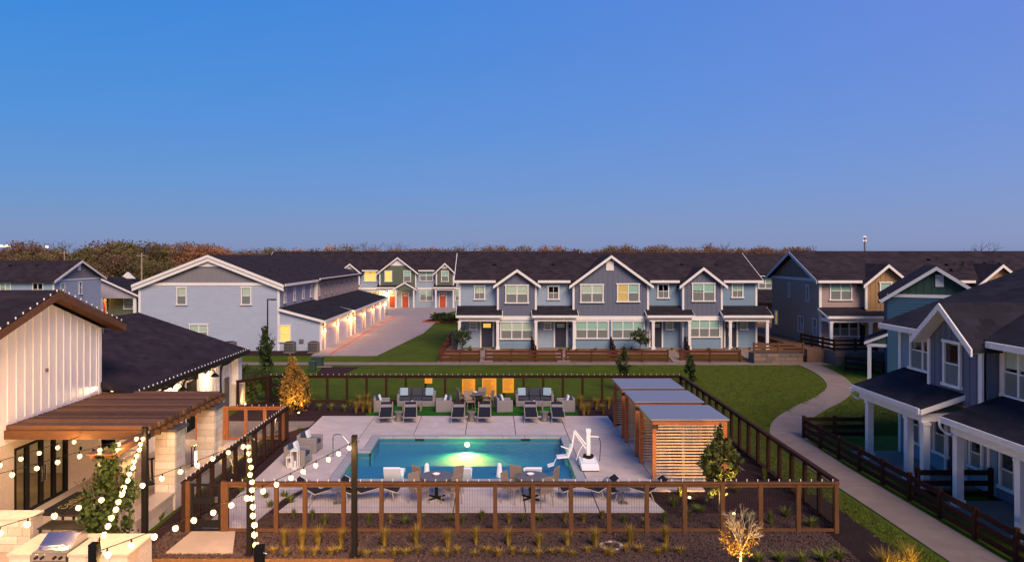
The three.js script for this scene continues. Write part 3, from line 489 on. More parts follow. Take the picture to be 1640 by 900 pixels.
  mesh('meter_box', bx(X(479), X(486), Y(549), Y(543), 0.03, 0.12), mat.greyMetal, h, F0);
  roofVents(h, [[9.2, 6.55, -4], [9, 6.6, -7.5], [9.6, 6.35, -12], [9, 6.6, -17], [9.4, 6.45, -22], [9, 6.6, -28]], F0);
  roofVents(h, [[14, 2.95, -3], [13.6, 3.05, -4.4], [14, 2.95, -15], [13.6, 3.05, -19]], F0);
  [[464, 'by the lit window of the pale blue building'], [502, 'by the corner of the garages'], [350, 'far from the garages, by the clubhouse'], [368, 'second by the clubhouse end']].forEach(([u, w]) => {
    const a = thing('air_conditioner', 'grey outdoor air conditioner unit ' + w, 'air conditioner', [gx(u, 59.3), 0.03, -59.3]);
    mesh('cabinet', rbox(0.82, 0.86, 0.82, 0.05, 0, 0.45, 0), mat.greyMetal, a); mesh('fan_grille', [cyl(0.34, 0.34, 0.03, 0, 0.88, 0, 20), cyl(0.1, 0.1, 0.05, 0, 0.89, 0)], mat.black, a);
    for (let k = 0; k < 6; k++) mesh('louvre', bx(-0.36, 0.36, 0.16 + k * 0.115, 0.2 + k * 0.115, 0.408, 0.425), mat.blackMetal, a); mesh('base', bx(-0.45, 0.45, 0, 0.03, -0.45, 0.45), mat.walk, a);
  });
  for (const [u, v, w] of [[500, 594, 0.45], [508, 586, 0.75]]) { const p = P(u, v), b = thing('utility_box', w < 0.6 ? 'small green utility box on the lawn' : 'larger green utility box by a concrete pad', 'utility box', p); mesh('cabinet', rbox(w, 0.62, w, 0.03, 0, 0.31, 0), mat.greenBox, b); mesh('lid', rbox(w + 0.06, 0.07, w + 0.06, 0.02, 0, 0.64, 0), mat.greenBox, b); }
  struct('concrete_pad', flat([P(505, 589), P(530, 589), P(532, 587), P(508, 587)].map(p => [p[0], p[2]]), 0.03), mat.walk);
  struct('bare_patch', flat([P(505, 601), P(548, 601), P(576, 588), P(516, 588)].map(p => [p[0], p[2]]), 0.012, 0.008), mat.mulch);
  const lp = thing('street_lamp', 'tall dark lamp post beside the pale blue building', 'street lamp', [gx(428, 57), 0, -57]);
  mesh('pole', [cyl(0.07, 0.05, 4.6, 0, 0, 0), cyl(0.16, 0.14, 0.3, 0, 0, 0)], mat.black, lp); mesh('head', [box(0.62, 0.09, 0.3, 0.36, 4.55, 0)], mat.black, lp); mesh('lens', box(0.3, 0.02, 0.2, 0.45, 4.49, 0), mat.trim, lp);
}

// ---------------------------------------------------------------- sage and grey row beyond the drive
{
  const D = 112, S = FPX / D, x0 = gx(545, D), X = u => gx(u, D) - x0, Y = v => (492 - v) / S, W = X(790);
  const h = thing('townhouse_row', 'grey and sage green townhouse row with red doors at the end of the drive', 'townhouse', [x0, 0, -D]);
  const F0 = FR(0, 0, 0), FB = FR(0, 0, 0.8), FQ = FR(0, 0, 0.4);
  lapWall(h, 0, W, 0, 5.7, mat.blueLap, F0); mesh('rear_wall', [bx(0, W, 0, 5.7, -10, -9.8), bx(0, 0.12, 0, 5.7, -9.8, -0.13), bx(W - 0.12, W, 0, 5.7, -9.8, -0.13)], mat.blueLap, h, F0); shell(h, 0.13, W - 0.13, -9.79, -0.13, [2.85, 5.7], F0);
  gableRoofX(h, -5, 5.4, 5.85, 8.75, -12, W + 14, mat.shingle, F0); for (const [a, b] of [[580, 606], [670, 696], [730, 790]]) gutter(h, X(a), X(b), 5.8, 0.42, F0);
  for (const [a, b, pv] of [[547, 577, 421], [609, 667, 411], [699, 727, 420]]) {
    const A = X(a), B = X(b), c = (A + B) / 2, pk = Y(pv) - 0.2, ev = 5.5, hf = (B - A) / 2, top = x => pk - Math.abs(x - c) * (pk - ev) / hf;
    battenWall(h, A, B, 2.9, x => top(x) - 0.05, mat.sage, FB); const sl = (pk - ev) / hf; gableRoofZ(h, c, hf + 0.4, ev - sl * 0.4 + 0.15, pk + 0.15, -5, 1.2, mat.shingle, F0);
    mesh('gable_peak_panel', extZ([[c - hf * 0.5, pk - (pk - ev) * 0.5 - 0.1], [c + hf * 0.5, pk - (pk - ev) * 0.5 - 0.1], [c, pk - 0.1]], 0.44, 0.48), mat.trim, h, FQ);
    mesh('corner_board', [bx(A - 0.05, A + 0.14, 2.9, ev, 0.3, 0.45), bx(B - 0.14, B + 0.05, 2.9, ev, 0.3, 0.45)], mat.trim, h, FQ);
  }
  mesh('band_board', bx(0, W, 2.8, 3.05, 0.04, 0.09), mat.trim, h, F0);
  const win = (u0, u1, v0, v1, f, o) => windowAt(h, f, X((u0 + u1) / 2), Y((v0 + v1) / 2), (u1 - u0) / S, (v1 - v0) / S, o);
  win(583, 603, 434, 451, F0, { cols: 2, lit: mat.litRoom }); win(617, 629, 433, 451, FB, { lit: mat.litRoom }); win(647, 659, 433, 451, FB, {}); win(672, 693, 433, 450, F0, { cols: 2 }); win(707, 719, 433, 451, FB, {}); win(672, 693, 465, 482, F0, { cols: 2 }); win(560, 566, 434, 450, FB, {}); win(588, 604, 466, 482, F0, { cols: 2, lit: mat.litRoomDim }); win(729, 740, 465, 482, F0, {});
  porch(h, F0, X(605), X(641), 3.75, 3.2, 1.4, [X(609), X(636)]); porch(h, F0, X(695), X(731), 3.75, 3.2, 1.4, [X(699), X(727)]); porch(h, F0, X(547), X(578), 3.75, 3.2, 1.4, [X(550), X(575)]);
  const pc = X(650); mesh('entry_gable', extZ([[pc - 1.5, 2.9], [pc + 1.5, 2.9], [pc, 3.8]], 0.5, 1.7), mat.sage, h, F0); gableRoofZ(h, pc, 1.85, 2.95, 4.02, 0.45, 1.85, mat.shingle, F0);
  mesh('entry_post', [bx(pc - 1.5, pc - 1.3, 0, 2.9, 1.5, 1.7), bx(pc + 1.3, pc + 1.5, 0, 2.9, 1.5, 1.7)], mat.trim, h, F0);
  for (const u of [628.5, 649, 709]) doorAt(h, F0, X(u), 0, 0.95, 2.2, mat.redDoor);
  const s = thing('wall_lantern', 'lit porch lantern beside a red door at the end of the drive', 'lamp', [gx(619, D), 2.2, -D + 0.25]); mesh('cap', box(0.24, 0.06, 0.24, 0, 0.22, 0), mat.black, s); mesh('glass', cyl(0.09, 0.09, 0.36, 0, -0.16, 0, 8), mat.glow, s); lamp([0, 0, 0.35], [1, 0.6, 0.2], 9, s);
  roofVents(h, [[3, 7.6, -2.6], [8, 7.5, -2.7], [13, 7.6, -2.5], [18, 7.4, -2.6]], F0);
}

// ---------------------------------------------------------------- far houses on the left
{
  const x1 = -49, D = 80, S = FPX / D, h = thing('townhouse_row', 'lavender end house with white gable vent behind the clubhouse roof', 'townhouse', [x1, 0, -D]);
  const F0 = FR(0, 0, 0), FRt = FR(0, 0, 0, Math.PI / 2), Y = v => 8 - (v - CV) / S;
  lapWall(h, -24, 0, 0, 5.2, mat.blueLap, F0); lapWall(h, 0, 9.5, 0, 5.2, mat.paleBlue, FRt, 'end_wall');
  battenWall(h, 0, 9.5, 5.35, x => 7.35 - Math.abs(x - 4.75) * 0.42, mat.greyGable, FRt); mesh('band_board', bx(-0.05, 9.55, 5.18, 5.36, 0.03, 0.07), mat.trim, h, FRt); mesh('band_board', bx(-24, 0.02, 5.1, 5.36, 0.02, 0.09), mat.trim, h, F0);
  mesh('corner_board', [bx(-0.16, 0.04, 0, 5.15, 0.033, 0.06)], mat.trim, h, F0); mesh('gable_vent', bx(4.45, 5.05, 6.3, 7.05, 0.03, 0.08), mat.trim, h, FRt);
  gableRoofX(h, -4.75, 5.3, 5.3, 7.5, -25, 0.4, mat.shingle, F0); mesh('rear_wall', bx(-24, -0.02, 0, 5.2, -9.5, -9.4), mat.blueLap, h, F0); shell(h, -23.9, -0.13, -9.39, -0.13, [2.7, 5.18], F0);
  for (const u of [8, 60]) windowAt(h, F0, gx(u, D) - x1, Y(463.5), 1.25, 1.45, { cols: 2, blind: u < 20 ? 'blind' : null });
  windowAt(h, FRt, 1.5, 4.3, 0.9, 1.3, {}); windowAt(h, FRt, 5, 4.2, 0.65, 1.5, { blind: null });
  roofVents(h, [[-4, 6.9, -3.2], [-2.2, 6.75, -3.3], [-7, 6.9, -3.1], [-9, 6.7, -3.4]], F0);
  const c = thing('cottage', 'small lavender gabled cottage with an orange lit porch', 'house', [gx(173, 95), 0, -95]), W2 = 4.4;
  lapWall(c, -W2, -2.2, 0, 3, mat.lavender, F0); battenWall(c, -W2, W2, 2.5, x => 5.0 - Math.abs(x) * 0.44, mat.lavender, FR(0, 0, 1.6), 0, 0.6); lapWall(c, -2.2, W2, 0, 3, mat.sage, FR(0, 0, -0.1), 'porch_wall');
  gableRoofZ(c, 0, W2 + 0.5, 2.95, 5.18, -6, 2, mat.shingleBlue, F0); mesh('corner_post', [bx(W2 - 0.35, W2, 0, 2.5, 1.35, 1.6), bx(-0.2, 0.1, 0, 2.5, 1.35, 1.6)], mat.trim, c, F0); doorAt(c, FR(0, 0, -0.1), -0.9, 0, 1, 2.2, mat.redDoor); windowAt(c, FR(0, 0, -0.1), 2.6, 1.7, 1.3, 1.5, {});
  mesh('side_roof', extX([[-6.2, 5.6], [0.6, 3.05], [0.6, 2.9], [-6.2, 5.4]], 3.5, 14), mat.shingleBlue, c, F0); lapWall(c, 4.5, 14, 0, 2.95, mat.lavender, F0, 'side_house_wall');
  mesh('back_dormer', extZ([[-0.4, 4.9], [1.6, 4.9], [0.6, 5.8]], -4, -3.6), mat.trim, c, F0);
  const s = thing('wall_lantern', 'orange porch lantern on the small cottage', 'lamp', [gx(173, 95) - 1.7, 2.1, -94.8]); mesh('cap', box(0.24, 0.06, 0.24, 0, 0.22, 0), mat.black, s); mesh('glass', cyl(0.09, 0.09, 0.36, 0, -0.16, 0, 8), mat.glow, s); lamp([0.1, 0, 0.35], [1, 0.42, 0.1], 7, s);
}

// ---------------------------------------------------------------- right side houses
{ // blue house glimpsed between the rows
  const D = 76, x0 = gx(1205, D), h = thing('house', 'blue house glimpsed between the blue row and the taupe row', 'house', [x0, 0, -D]), F0 = FR(0, 0, 0);
  lapWall(h, 0, 9, 3.2, 6.0, mat.blueLap2, F0); lapWall(h, 0, 9, 0, 3.2, mat.taupe, F0, 'lower_wall'); gableRoofX(h, -4.5, 5.1, 6.1, 8.25, -30, 10, mat.shingle, F0); gutter(h, -0.3, 9.3, 6.05, 0.5, F0); windowAt(h, F0, gx(1226, D) - x0, 5.1, 1.5, 1.15, { cols: 2, litCols: [], blind: 'blind' });
  mesh('lean_to_roof', extX([[0.05, 4.4], [1.8, 3.3], [1.8, 3.15], [0.05, 4.25]], 0, 9), mat.shingleBlue, h, F0); mesh('rear_wall', bx(0, 9, 0, 6, -9.1, -9), mat.taupe, h, F0); shell(h, 0.02, 9, -8.99, -0.13, [3, 5.98], F0);
}
{ // taupe row
  const D = 56, S = FPX / D, x0 = gx(1313, D), X = u => gx(u, D) - x0, Y = v => 8 - (v - CV) / S - 1.0, W = 20;
  const h = thing('townhouse_row', 'taupe and tan townhouse row with a brown end gable above a retaining wall', 'townhouse', [x0, 1.0, -D]);
  const F0 = FR(0, 0, 0), FL = FR(0, 0, -9.5, -Math.PI / 2), FB = FR(0, 0, 0.7), FQ = FR(0, 0, 0.35);
  lapWall(h, 0, W, 0, 5.1, mat.rose, F0); lapWall(h, 0, 9.5, -0.1, 5.0, mat.taupe, FL, 'end_wall');
  battenWall(h, 0, 9.5, 5.2, x => 7.12 - Math.abs(x - 4.75) * 0.42, mat.brownGable, FL, -0.02); mesh('band_board', bx(-0.05, 9.55, 5.0, 5.22, 0.0, 0.06), mat.trimCool, h, FL);
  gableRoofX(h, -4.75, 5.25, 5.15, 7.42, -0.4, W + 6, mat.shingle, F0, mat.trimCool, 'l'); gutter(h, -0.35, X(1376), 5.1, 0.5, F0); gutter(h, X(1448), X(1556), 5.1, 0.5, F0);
  mesh('rear_wall', bx(0, W, 0, 5.0, -9.5, -9.4), mat.taupe, h, F0); shell(h, 0.13, W, -9.39, -0.13, [2.6, 5.0], F0);
  mesh('corner_board', [bx(-0.04, 0.16, 0, 5.05, 0.033, 0.07)], mat.trim, h, F0);
  for (const a of [1380, 1560]) {
    const A = X(a), B = X(a + 64), c = (A + B) / 2, pk = Y(425), ev = 5.0, hf = (B - A) / 2;
    battenWall(h, A, B, 2.9, x => pk - Math.abs(x - c) * (pk - ev) / hf - 0.06, mat.tan, FB); lapWall(h, A, B, 0, 2.9, mat.tan, FB, 'lower_wall'); gableRoofZ(h, c, hf + 0.35, ev - 0.2, pk + 0.12, -5, 1.1, mat.shingle, F0);
    mesh('corner_board', [bx(A - 0.05, A + 0.12, 2.9, ev - 0.1, 0.25, 0.4), bx(B - 0.12, B + 0.05, 2.9, ev - 0.1, 0.25, 0.4)], mat.trim, h, FQ);
    windowAt(h, FB, X(a + 31), Y(466), 0.95, 1.5, {});
  }
  windowAt(h, F0, X(1347), Y(466), 1.75, 1.5, { cols: 2 }); windowAt(h, F0, X(1353), Y(526), 2.3, 1.3, { cols: 3, blind: null }); doorAt(h, F0, X(1386), 0, 0.95, 2.1, mat.navyDoor);
  porch(h, F0, X(1311), X(1424), 3.0, 2.45, 1.5, [X(1318), X(1380), X(1404)]); mesh('porch_floor', bx(0, X(1424), -0.1, 0, 0.05, 1.7), mat.walk, h, F0);
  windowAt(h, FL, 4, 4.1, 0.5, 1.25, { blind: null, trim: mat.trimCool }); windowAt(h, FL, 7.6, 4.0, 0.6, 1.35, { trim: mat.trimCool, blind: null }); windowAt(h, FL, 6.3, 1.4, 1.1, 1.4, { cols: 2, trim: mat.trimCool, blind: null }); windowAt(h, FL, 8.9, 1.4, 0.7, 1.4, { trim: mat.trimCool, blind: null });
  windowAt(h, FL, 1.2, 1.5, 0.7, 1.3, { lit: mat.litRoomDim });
  roofVents(h, [[11.3, 6.3, -2], [12.6, 6.4, -1.9], [14.4, 6.4, -2], [11, 5.9, -0.9], [10.4, 6.7, -2.9], [15.6, 6.35, -2]], F0);
}
{ // teal end house, turned a little
  const h = thing('house', 'dark teal gabled end house behind the curving path', 'house', [25.1, 0.0, -45.6], -0.47), F0 = FR(0, 0, 0), W = 5.2;
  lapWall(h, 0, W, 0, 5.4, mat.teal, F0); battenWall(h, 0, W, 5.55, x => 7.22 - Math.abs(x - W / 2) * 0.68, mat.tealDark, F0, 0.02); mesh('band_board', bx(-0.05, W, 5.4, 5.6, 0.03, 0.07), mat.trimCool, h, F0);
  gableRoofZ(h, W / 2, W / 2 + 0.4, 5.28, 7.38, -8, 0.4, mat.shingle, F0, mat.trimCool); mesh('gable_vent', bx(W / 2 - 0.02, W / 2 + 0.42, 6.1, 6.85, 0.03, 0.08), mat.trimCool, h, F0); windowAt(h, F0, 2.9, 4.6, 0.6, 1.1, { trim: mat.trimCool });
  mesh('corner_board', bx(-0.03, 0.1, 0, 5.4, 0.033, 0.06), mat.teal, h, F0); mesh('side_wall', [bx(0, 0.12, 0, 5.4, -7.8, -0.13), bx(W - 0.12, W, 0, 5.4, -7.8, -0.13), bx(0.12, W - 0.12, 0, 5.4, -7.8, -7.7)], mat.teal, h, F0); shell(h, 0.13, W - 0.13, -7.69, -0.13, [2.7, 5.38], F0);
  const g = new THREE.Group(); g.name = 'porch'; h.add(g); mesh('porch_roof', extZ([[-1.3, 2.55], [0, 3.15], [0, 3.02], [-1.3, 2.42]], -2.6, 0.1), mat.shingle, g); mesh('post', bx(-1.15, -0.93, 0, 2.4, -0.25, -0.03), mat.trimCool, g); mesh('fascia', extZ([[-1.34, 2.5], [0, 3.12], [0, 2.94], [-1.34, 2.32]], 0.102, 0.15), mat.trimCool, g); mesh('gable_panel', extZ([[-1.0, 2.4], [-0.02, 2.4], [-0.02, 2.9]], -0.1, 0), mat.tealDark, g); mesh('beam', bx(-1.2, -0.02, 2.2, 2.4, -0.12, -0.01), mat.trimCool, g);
}
{ // near right row, its front turned to the path
  const xw = 16.5, z0 = -29.06, base = 0.12, L = 30;
  const h = thing('townhouse_row', 'slate blue townhouse row with white porches along the path', 'townhouse', [xw, base, z0]);
  const F = FR(0, 0, 0, -Math.PI / 2), dl = d => -z0 - d, y = a => a - base; // local x grows towards the camera
  const FB = FR(-0.6, 0, 0, -Math.PI / 2), b0 = dl(26.15), b1 = dl(23.3), bc = (b0 + b1) / 2, ev = y(5.02), pk = y(6.25);
  lapWall(h, 0, b0, y(2.9), y(5.25), mat.blueLap2, F, 'upper_wall'); lapWall(h, b1, L, y(2.9), y(5.25), mat.lavender, F, 'upper_wall'); lapWall(h, 0, 5.6, 0, y(2.9), mat.blueLap2, F, 'lower_wall'); lapWall(h, 5.6, L, 0, y(2.9), mat.slate, F, 'lower_wall');
  battenWall(h, b0, b1, y(2.95), x => pk - Math.abs(x - bc) * (pk - ev) / (bc - b0) - 0.05, mat.slate, FB, 0, 0.3);
  battenWall(h, 0.0, 0.6, y(2.95), () => y(5.2), mat.slate, FR(-0.6, 0, -z0 - 23.3 , 0), 0, 0.2);
  battenWall(h, 0.0, 0.6, y(2.95), () => y(5.2), mat.slate, FR(-0.6, 0, -z0 - 26.15 + 0.12, 0), 0, 0.2);
  mesh('corner_board', [bx(b0 - 0.04, b0 + 0.1, y(2.95), ev, -0.02, 0.05), bx(b1 - 0.14, b1 + 0.045, y(2.95), ev, -0.02, 0.05)], mat.trim, h, FB);
  mesh('corner_board', [bx(-0.03, 0.14, 0, y(5.2), 0.033, 0.07)], mat.trim, h, F); mesh('corner_board', [bx(b1 + 0.03, b1 + 0.13, y(2.95), y(5.2), 0.033, 0.07)], mat.trim, h, F);
  mesh('end_wall', [bx(0.05, 10.2, 0, y(5.25), -0.1, 0.0), extZ([[0.05, y(5.25)], [10.2, y(5.25)], [5.3, y(7.2)]], -0.1, 0)], mat.blueLap2, h);
  mesh('rear_wall', [bx(0, L, 0, y(5.25), -10.4, -10.3), bx(L - 0.1, L, 0, y(5.25), -10.3, -0.13)], mat.blueLap2, h, F); shell(h, 0.12, L - 0.12, -10.29, -0.13, [y(2.8), y(5.2)], F); shell(h, b0 + 0.02, b1 - 0.02, -0.12, 0.47, [y(2.94), y(5.0)], F);
  // main roof, ridge along the path
  const rc = -5.3; gableRoofX(h, rc, 5.85, y(5.28), y(7.5), -0.45, L, mat.shingleBlue, F); gutter(h, -0.45, b0 - 0.2, y(5.24), 0.56, F); gutter(h, b1 + 0.2, L, y(5.24), 0.56, F);
  gableRoofZ(h, bc, (b1 - b0) / 2 + 0.25, ev + 0.02, pk + 0.15, -3.2, 1.1, mat.shingleBlue, F);
  mesh('soffit', extZ([[b0 - 0.15, ev - 0.13], [bc, pk - 0.02], [b1 + 0.15, ev - 0.13], [b1 + 0.15, ev - 0.18], [bc, pk - 0.07], [b0 - 0.15, ev - 0.18]], 0.63, 1.09), mat.trim, h, F);
  // windows
  windowAt(h, F, (dl(28.4) + dl(26.4)) / 2, y(4.35), 1.75, 1.55, { cols: 2, blind: null, half: 0.5 }); windowAt(h, FB, (dl(25.2) + dl(24.3)) / 2, y(4.28), 0.95, 1.6, { blind: null, z: 0.03 }); windowAt(h, F, dl(22.4), y(4.3), 1.45, 1.65, { cols: 2, blind: 'blindPale', half: 0.5 });
  windowAt(h, F, dl(27.6), y(1.45), 1.5, 1.5, { cols: 2, blind: null }); windowAt(h, F, dl(26.3), y(1.45), 0.9, 1.5, { blind: null }); windowAt(h, F, dl(24.4), y(1.3), 0.7, 1.1, { blind: null }); windowAt(h, F, dl(22.9), y(1.15), 0.75, 1.3, { blind: null });
  doorAt(h, F, dl(25.5), 0, 0.9, 2.05, mat.navyDoor);
  mesh('band_board', bx(dl(23.8) - 0.06, dl(23.8) + 0.06, 0, y(2.6), 0.033, 0.07), mat.trim, h, F); mesh('band_board', bx(dl(25), dl(25) + 0.12, 0, y(2.6), 0.033, 0.07), mat.trim, h, F);
  porch(h, F, dl(28.75), dl(24.2), y(3.55), y(2.86), 1.9, [dl(28.0), dl(25.35), dl(24.4)], { trim: mat.trim });
  porch(h, F, dl(23.05), dl(17.5), y(3.55), y(2.86), 1.9, [dl(22.65), dl(19.95), dl(18)], { trim: mat.trim });
  mesh('porch_floor', [bx(0.02, dl(24.3), -0.11, 0, 0.06, 2.15), bx(dl(23.1), dl(17.4), -0.11, 0, 0.06, 2.15)], mat.walk, h, F);
  for (const a of [dl(28.72), dl(23.0)]) mesh('downspout', tube([[a, y(2.75), 2.2], [a, y(2.5), 2.14], [a, y(2.36), 2.0], [a + 0.3, y(2.33), 1.98]], 0.045, 16), mat.trim, h, F);
}

// ---------------------------------------------------------------- clubhouse
{
  const xw = -14.5, h = thing('clubhouse', 'white board and batten clubhouse gable with dark overhanging roof', 'building', [xw, 0, -26.4]);
  const FRt = FR(0, 0, 0, Math.PI / 2); // local x = depth beyond the far corner is positive, towards the camera negative
  const c = -3.2, pk = 6.58, top = x => pk - Math.abs(x - c) * 0.355;
  const wallTop = x => top(x) - 0.05;
  mesh('gable_wall', extZ([[-9, 2.4], [0, 2.4], [0, wallTop(0)], [c, wallTop(c)], [-9, wallTop(-9)]], -0.15, 0), mat.whiteBoard, h, FRt);
  for (let x = -0.2; x > -8.9; x -= 0.4) mesh('batten', bx(x - 0.028, x + 0.028, 3.05, wallTop(x) - 0.06, 0, 0.028), mat.whiteBoard, h, FRt);
  mesh('corner_board', bx(-0.09, 0.03, 0.02, wallTop(0) - 0.02, -0.12, 0.035), mat.whiteBoard, h, FRt);
  // stone lower storey with the opening of the glazed doors (d 21.7 .. 24.4 -> x -4.7 .. -2.0)
  mesh('lower_wall_piece', [bx(-2.0, 0, 0, 2.4, -0.15, 0.01), bx(-9, -4.72, 0, 2.4, -0.15, 0.01), bx(-4.72, -2.0, 2.18, 2.4, -0.15, 0.01)], mat.stoneTan, h, FRt);
  mesh('side_wall', bx(-9, 0, 0, 5.35, -0.15, 0), mat.whiteBoard, h);
  // roof, ridge running away to the left
  const ri = 6.9, rp = (e0, e1) => { const y = z => ri - Math.abs(z - 3.2) * 0.355; return [[-0.9, y(-0.9) - e0], [3.2, ri - e0], [9.8, y(9.8) - e0], [9.8, y(9.8) - e1], [3.2, ri - e1], [-0.9, y(-0.9) - e1]]; };
  mesh('roof', extX(rp(0, 0.18), -22, 0.45), mat.shingle, h); mesh('soffit', extX(rp(0.2, 0.26), 0.03, 0.43), mat.cedar, h); mesh('rake_board', extX(rp(0.03, 0.27), 0.452, 0.5), mat.pergola, h);
  mesh('eave_board', bx(0.02, 0.5, ri - 4.1 * 0.355 - 0.29, ri - 4.1 * 0.355 - 0.03, -0.96, -0.902), mat.pergola, h);
  // glazed doors
  const g = new THREE.Group(); g.name = 'glazed_doors'; g.applyMatrix4(FRt); h.add(g);
  mesh('frame', [bx(-4.72, -4.64, 0, 2.18, -0.12, 0.03), bx(-2.08, -2.0, 0, 2.18, -0.12, 0.03), bx(-4.64, -2.08, 2.1, 2.18, -0.12, 0.03), bx(-4.64, -2.08, 0, 0.07, -0.12, 0.03), ...[-4.06, -3.36, -2.7].map(x => bx(x - 0.05, x + 0.05, 0.07, 2.1, -0.11, 0.02))], mat.black, g);
  [[-4.64, -4.11], [-4.01, -3.41], [-3.31, -2.75], [-2.65, -2.08]].forEach(([a, b]) => { const p = mesh('pane', pane(b - a, 2.03), mat.doorGlass, g); p.position.set((a + b) / 2, 1.085, -0.05); });
  mesh('handle', [bx(-3.48, -3.45, 0.8, 1.3, 0.03, 0.07), bx(-3.28, -3.25, 0.8, 1.3, 0.03, 0.07)], mat.steel, g);
  mesh('lobby_floor', bx(-5.5, -0.15, -0.05, 0.0, -8, 1), mat.darkWood, h); mesh('lobby_wall', [bx(-5.5, -5.35, 0, 2.4, -3, 7)], mat.whiteBoard, h); mesh('lobby_ceiling', bx(-5.5, -0.15, 2.4, 2.5, -3, 9), mat.whiteBoard, h);
  mesh('lobby_lamp', new THREE.SphereGeometry(0.12, 12, 8).translate(-2.0, 1.85, 2.3), mat.glow, h); lamp([-1.7, 1.75, 2.3], [1, 0.6, 0.25], 1.5, h);
  mesh('outlet', bx(-1.3, -1.22, 1.2, 1.32, 0.011, 0.05), mat.black, h, FRt); mesh('outlet', bx(-0.5, -0.42, 0.9, 1.02, 0.011, 0.05), mat.black, h, FRt);
  mesh('wall_sensor', bx(-3.2, -3.12, 4.25, 4.36, 0.0, 0.06), mat.greyMetal, h, FRt);
}
{ // lower wing behind
  const h = thing('clubhouse_wing', 'low white clubhouse wing under a dark shingle roof with barn lamps', 'building', [-13.9, 0, -26.6]);
  const FRt = FR(0, 0, 0, Math.PI / 2);
  lapWall; battenWall(h, 0, 12.0, 0, () => 2.95, mat.whiteBoard, FRt, 0, 0.4); mesh('end_wall', [extZ([[-11, 0], [0, 0], [0, 2.9], [-5.4, 4.7], [-11, 2.9]], -12.1, -12)], mat.whiteBoard, h);
  mesh('roof', extZ(chev(-5.35, 5.95, 2.95, 4.95, 0.16), -12.3, 0.2), mat.shingle, h); mesh('gutter', bx(0.602, 0.7, 2.72, 2.94, -12.3, 0.2), mat.blackMetal, h); mesh('soffit', bx(0, 0.6, 2.7, 2.74, -12.2, 0.15), mat.trim, h);
  mesh('rake_board', extZ(chev(-5.35, 5.97, 2.92, 4.92, 0.24), -12.36, -12.302), mat.pergola, h);
  for (const x of [3.3, 5.5, 9.9]) mesh('downspout', tube([[0.66, 2.72, -x], [0.3, 2.5, -x], [0.08, 2.4, -x], [0.07, 0.1, -x]], 0.055, 20), mat.black, h);
  mesh('door', bx(0.001, 0.05, 0, 2.25, -6.9, -5.9), mat.black, h); mesh('corner_column', [bx(-0.02, 0.35, 0, 2.7, -12.05, -11.5)], mat.whiteBoard, h); mesh('corner_plinth', bx(-0.02, 0.5, 0, 1.2, -12.1, -11.3), mat.stoneWhite, h); mesh('lattice', [bx(0.03, 0.1, 0.2, 1.7, -10.9, -10.3)], mat.greyMetal, h);
  const v = mesh('roof_ventilator', [cyl(0.28, 0.28, 0.35, -4.2, 4.4, -6.2, 14), cyl(0.34, 0.1, 0.18, -4.2, 4.75, -6.2, 14)], mat.steel, h); mesh('roof_vent', [cyl(0.06, 0.06, 0.4, -3.8, 4.25, -3.5)], mat.black, h);
  for (const x of [4.4, 8.0]) {
    const s = thing('barn_lamp', 'black gooseneck barn lamp lit on the white wing wall', 'lamp', [-13.88, 2.35, -26.6 - x], 0, 'barn lamps on the wing');
    mesh('arm', tube([[0, 0, 0], [0.18, 0.14, 0], [0.36, 0.16, 0], [0.45, 0.02, 0]], 0.018, 16), mat.black, s); mesh('mount', box(0.04, 0.16, 0.12, 0, 0, 0), mat.black, s);
    const sh = new THREE.LatheGeometry([[0.03, 0.0], [0.07, -0.03], [0.2, -0.16], [0.21, -0.18], [0.195, -0.17]].map(p => new THREE.Vector2(...p)), 20); sh.translate(0.45, 0.02, 0); mesh('shade', sh, mat.black, s); mesh('bulb', new THREE.SphereGeometry(0.06, 10, 8).translate(0.45, -0.12, 0), mat.glow, s); lamp([0.42, -0.26, 0], [1, 0.68, 0.32], 2.6, s);
  }
  const spk = thing('wall_speaker', 'small black box lamp under the wing eave', 'fixture', [-13.85, 2.45, -32.9]); mesh('body', [box(0.22, 0.2, 0.25, 0.15, 0, 0), box(0.06, 0.08, 0.08, 0.02, 0.04, 0)], mat.black, spk);
}
struct('patio_slab', flat([[-20, -14], [-10.1, -14], [-10.1, -31.2], [-13.9, -31.2], [-13.9, -26.4], [-14.5, -26.4], [-20, -26.4]], 0.035, 0.03), mat.porchSlab);
struct('service_walk', flat([[-13.8, -31.2], [-10.2, -31.2], [-8.6, -33.6], [-8.6, -34.6], [-13.8, -34.6]], 0.04, 0.03), mat.walk);

// ashlar masonry: stones as single pieces over a mortar core
function ashlar(p, x0, x1, y0, y1, z0, z1, r, course = 0.2) {
  mesh('core', bx(x0 + 0.012, x1 - 0.012, y0, y1, z0 + 0.012, z1 - 0.012), mat.mortar, p);
  const ms = [mat.stoneWhite, mat.stoneTan, mat.stoneGrey], n = Math.max(1, Math.round((y1 - y0) / course)), ch = (y1 - y0) / n, g = 0.006;
  const row = (a0, a1, put) => { let a = a0; while (a < a1 - 0.02) { let b = a + 0.28 + 0.42 * r(); if (a1 - b < 0.2) b = a1; put(a + g, Math.min(b, a1) - g, 0.004 + 0.012 * r()); a = b; } };
  for (let i = 0; i < n; i++) {
    const ya = y0 + i * ch + g, yb = y0 + (i + 1) * ch - g, m = () => ms[Math.floor(r() * 3)];
    row(x0, x1, (a, b, e) => { mesh('stone', bx(a, b, ya, yb, z1 - 0.04, z1 + e), m(), p); });
    row(z0, z1 - 0.042, (a, b, e) => { mesh('stone', bx(x1 - 0.04, x1 + e, ya, yb, a, b), m(), p); });
  }
}
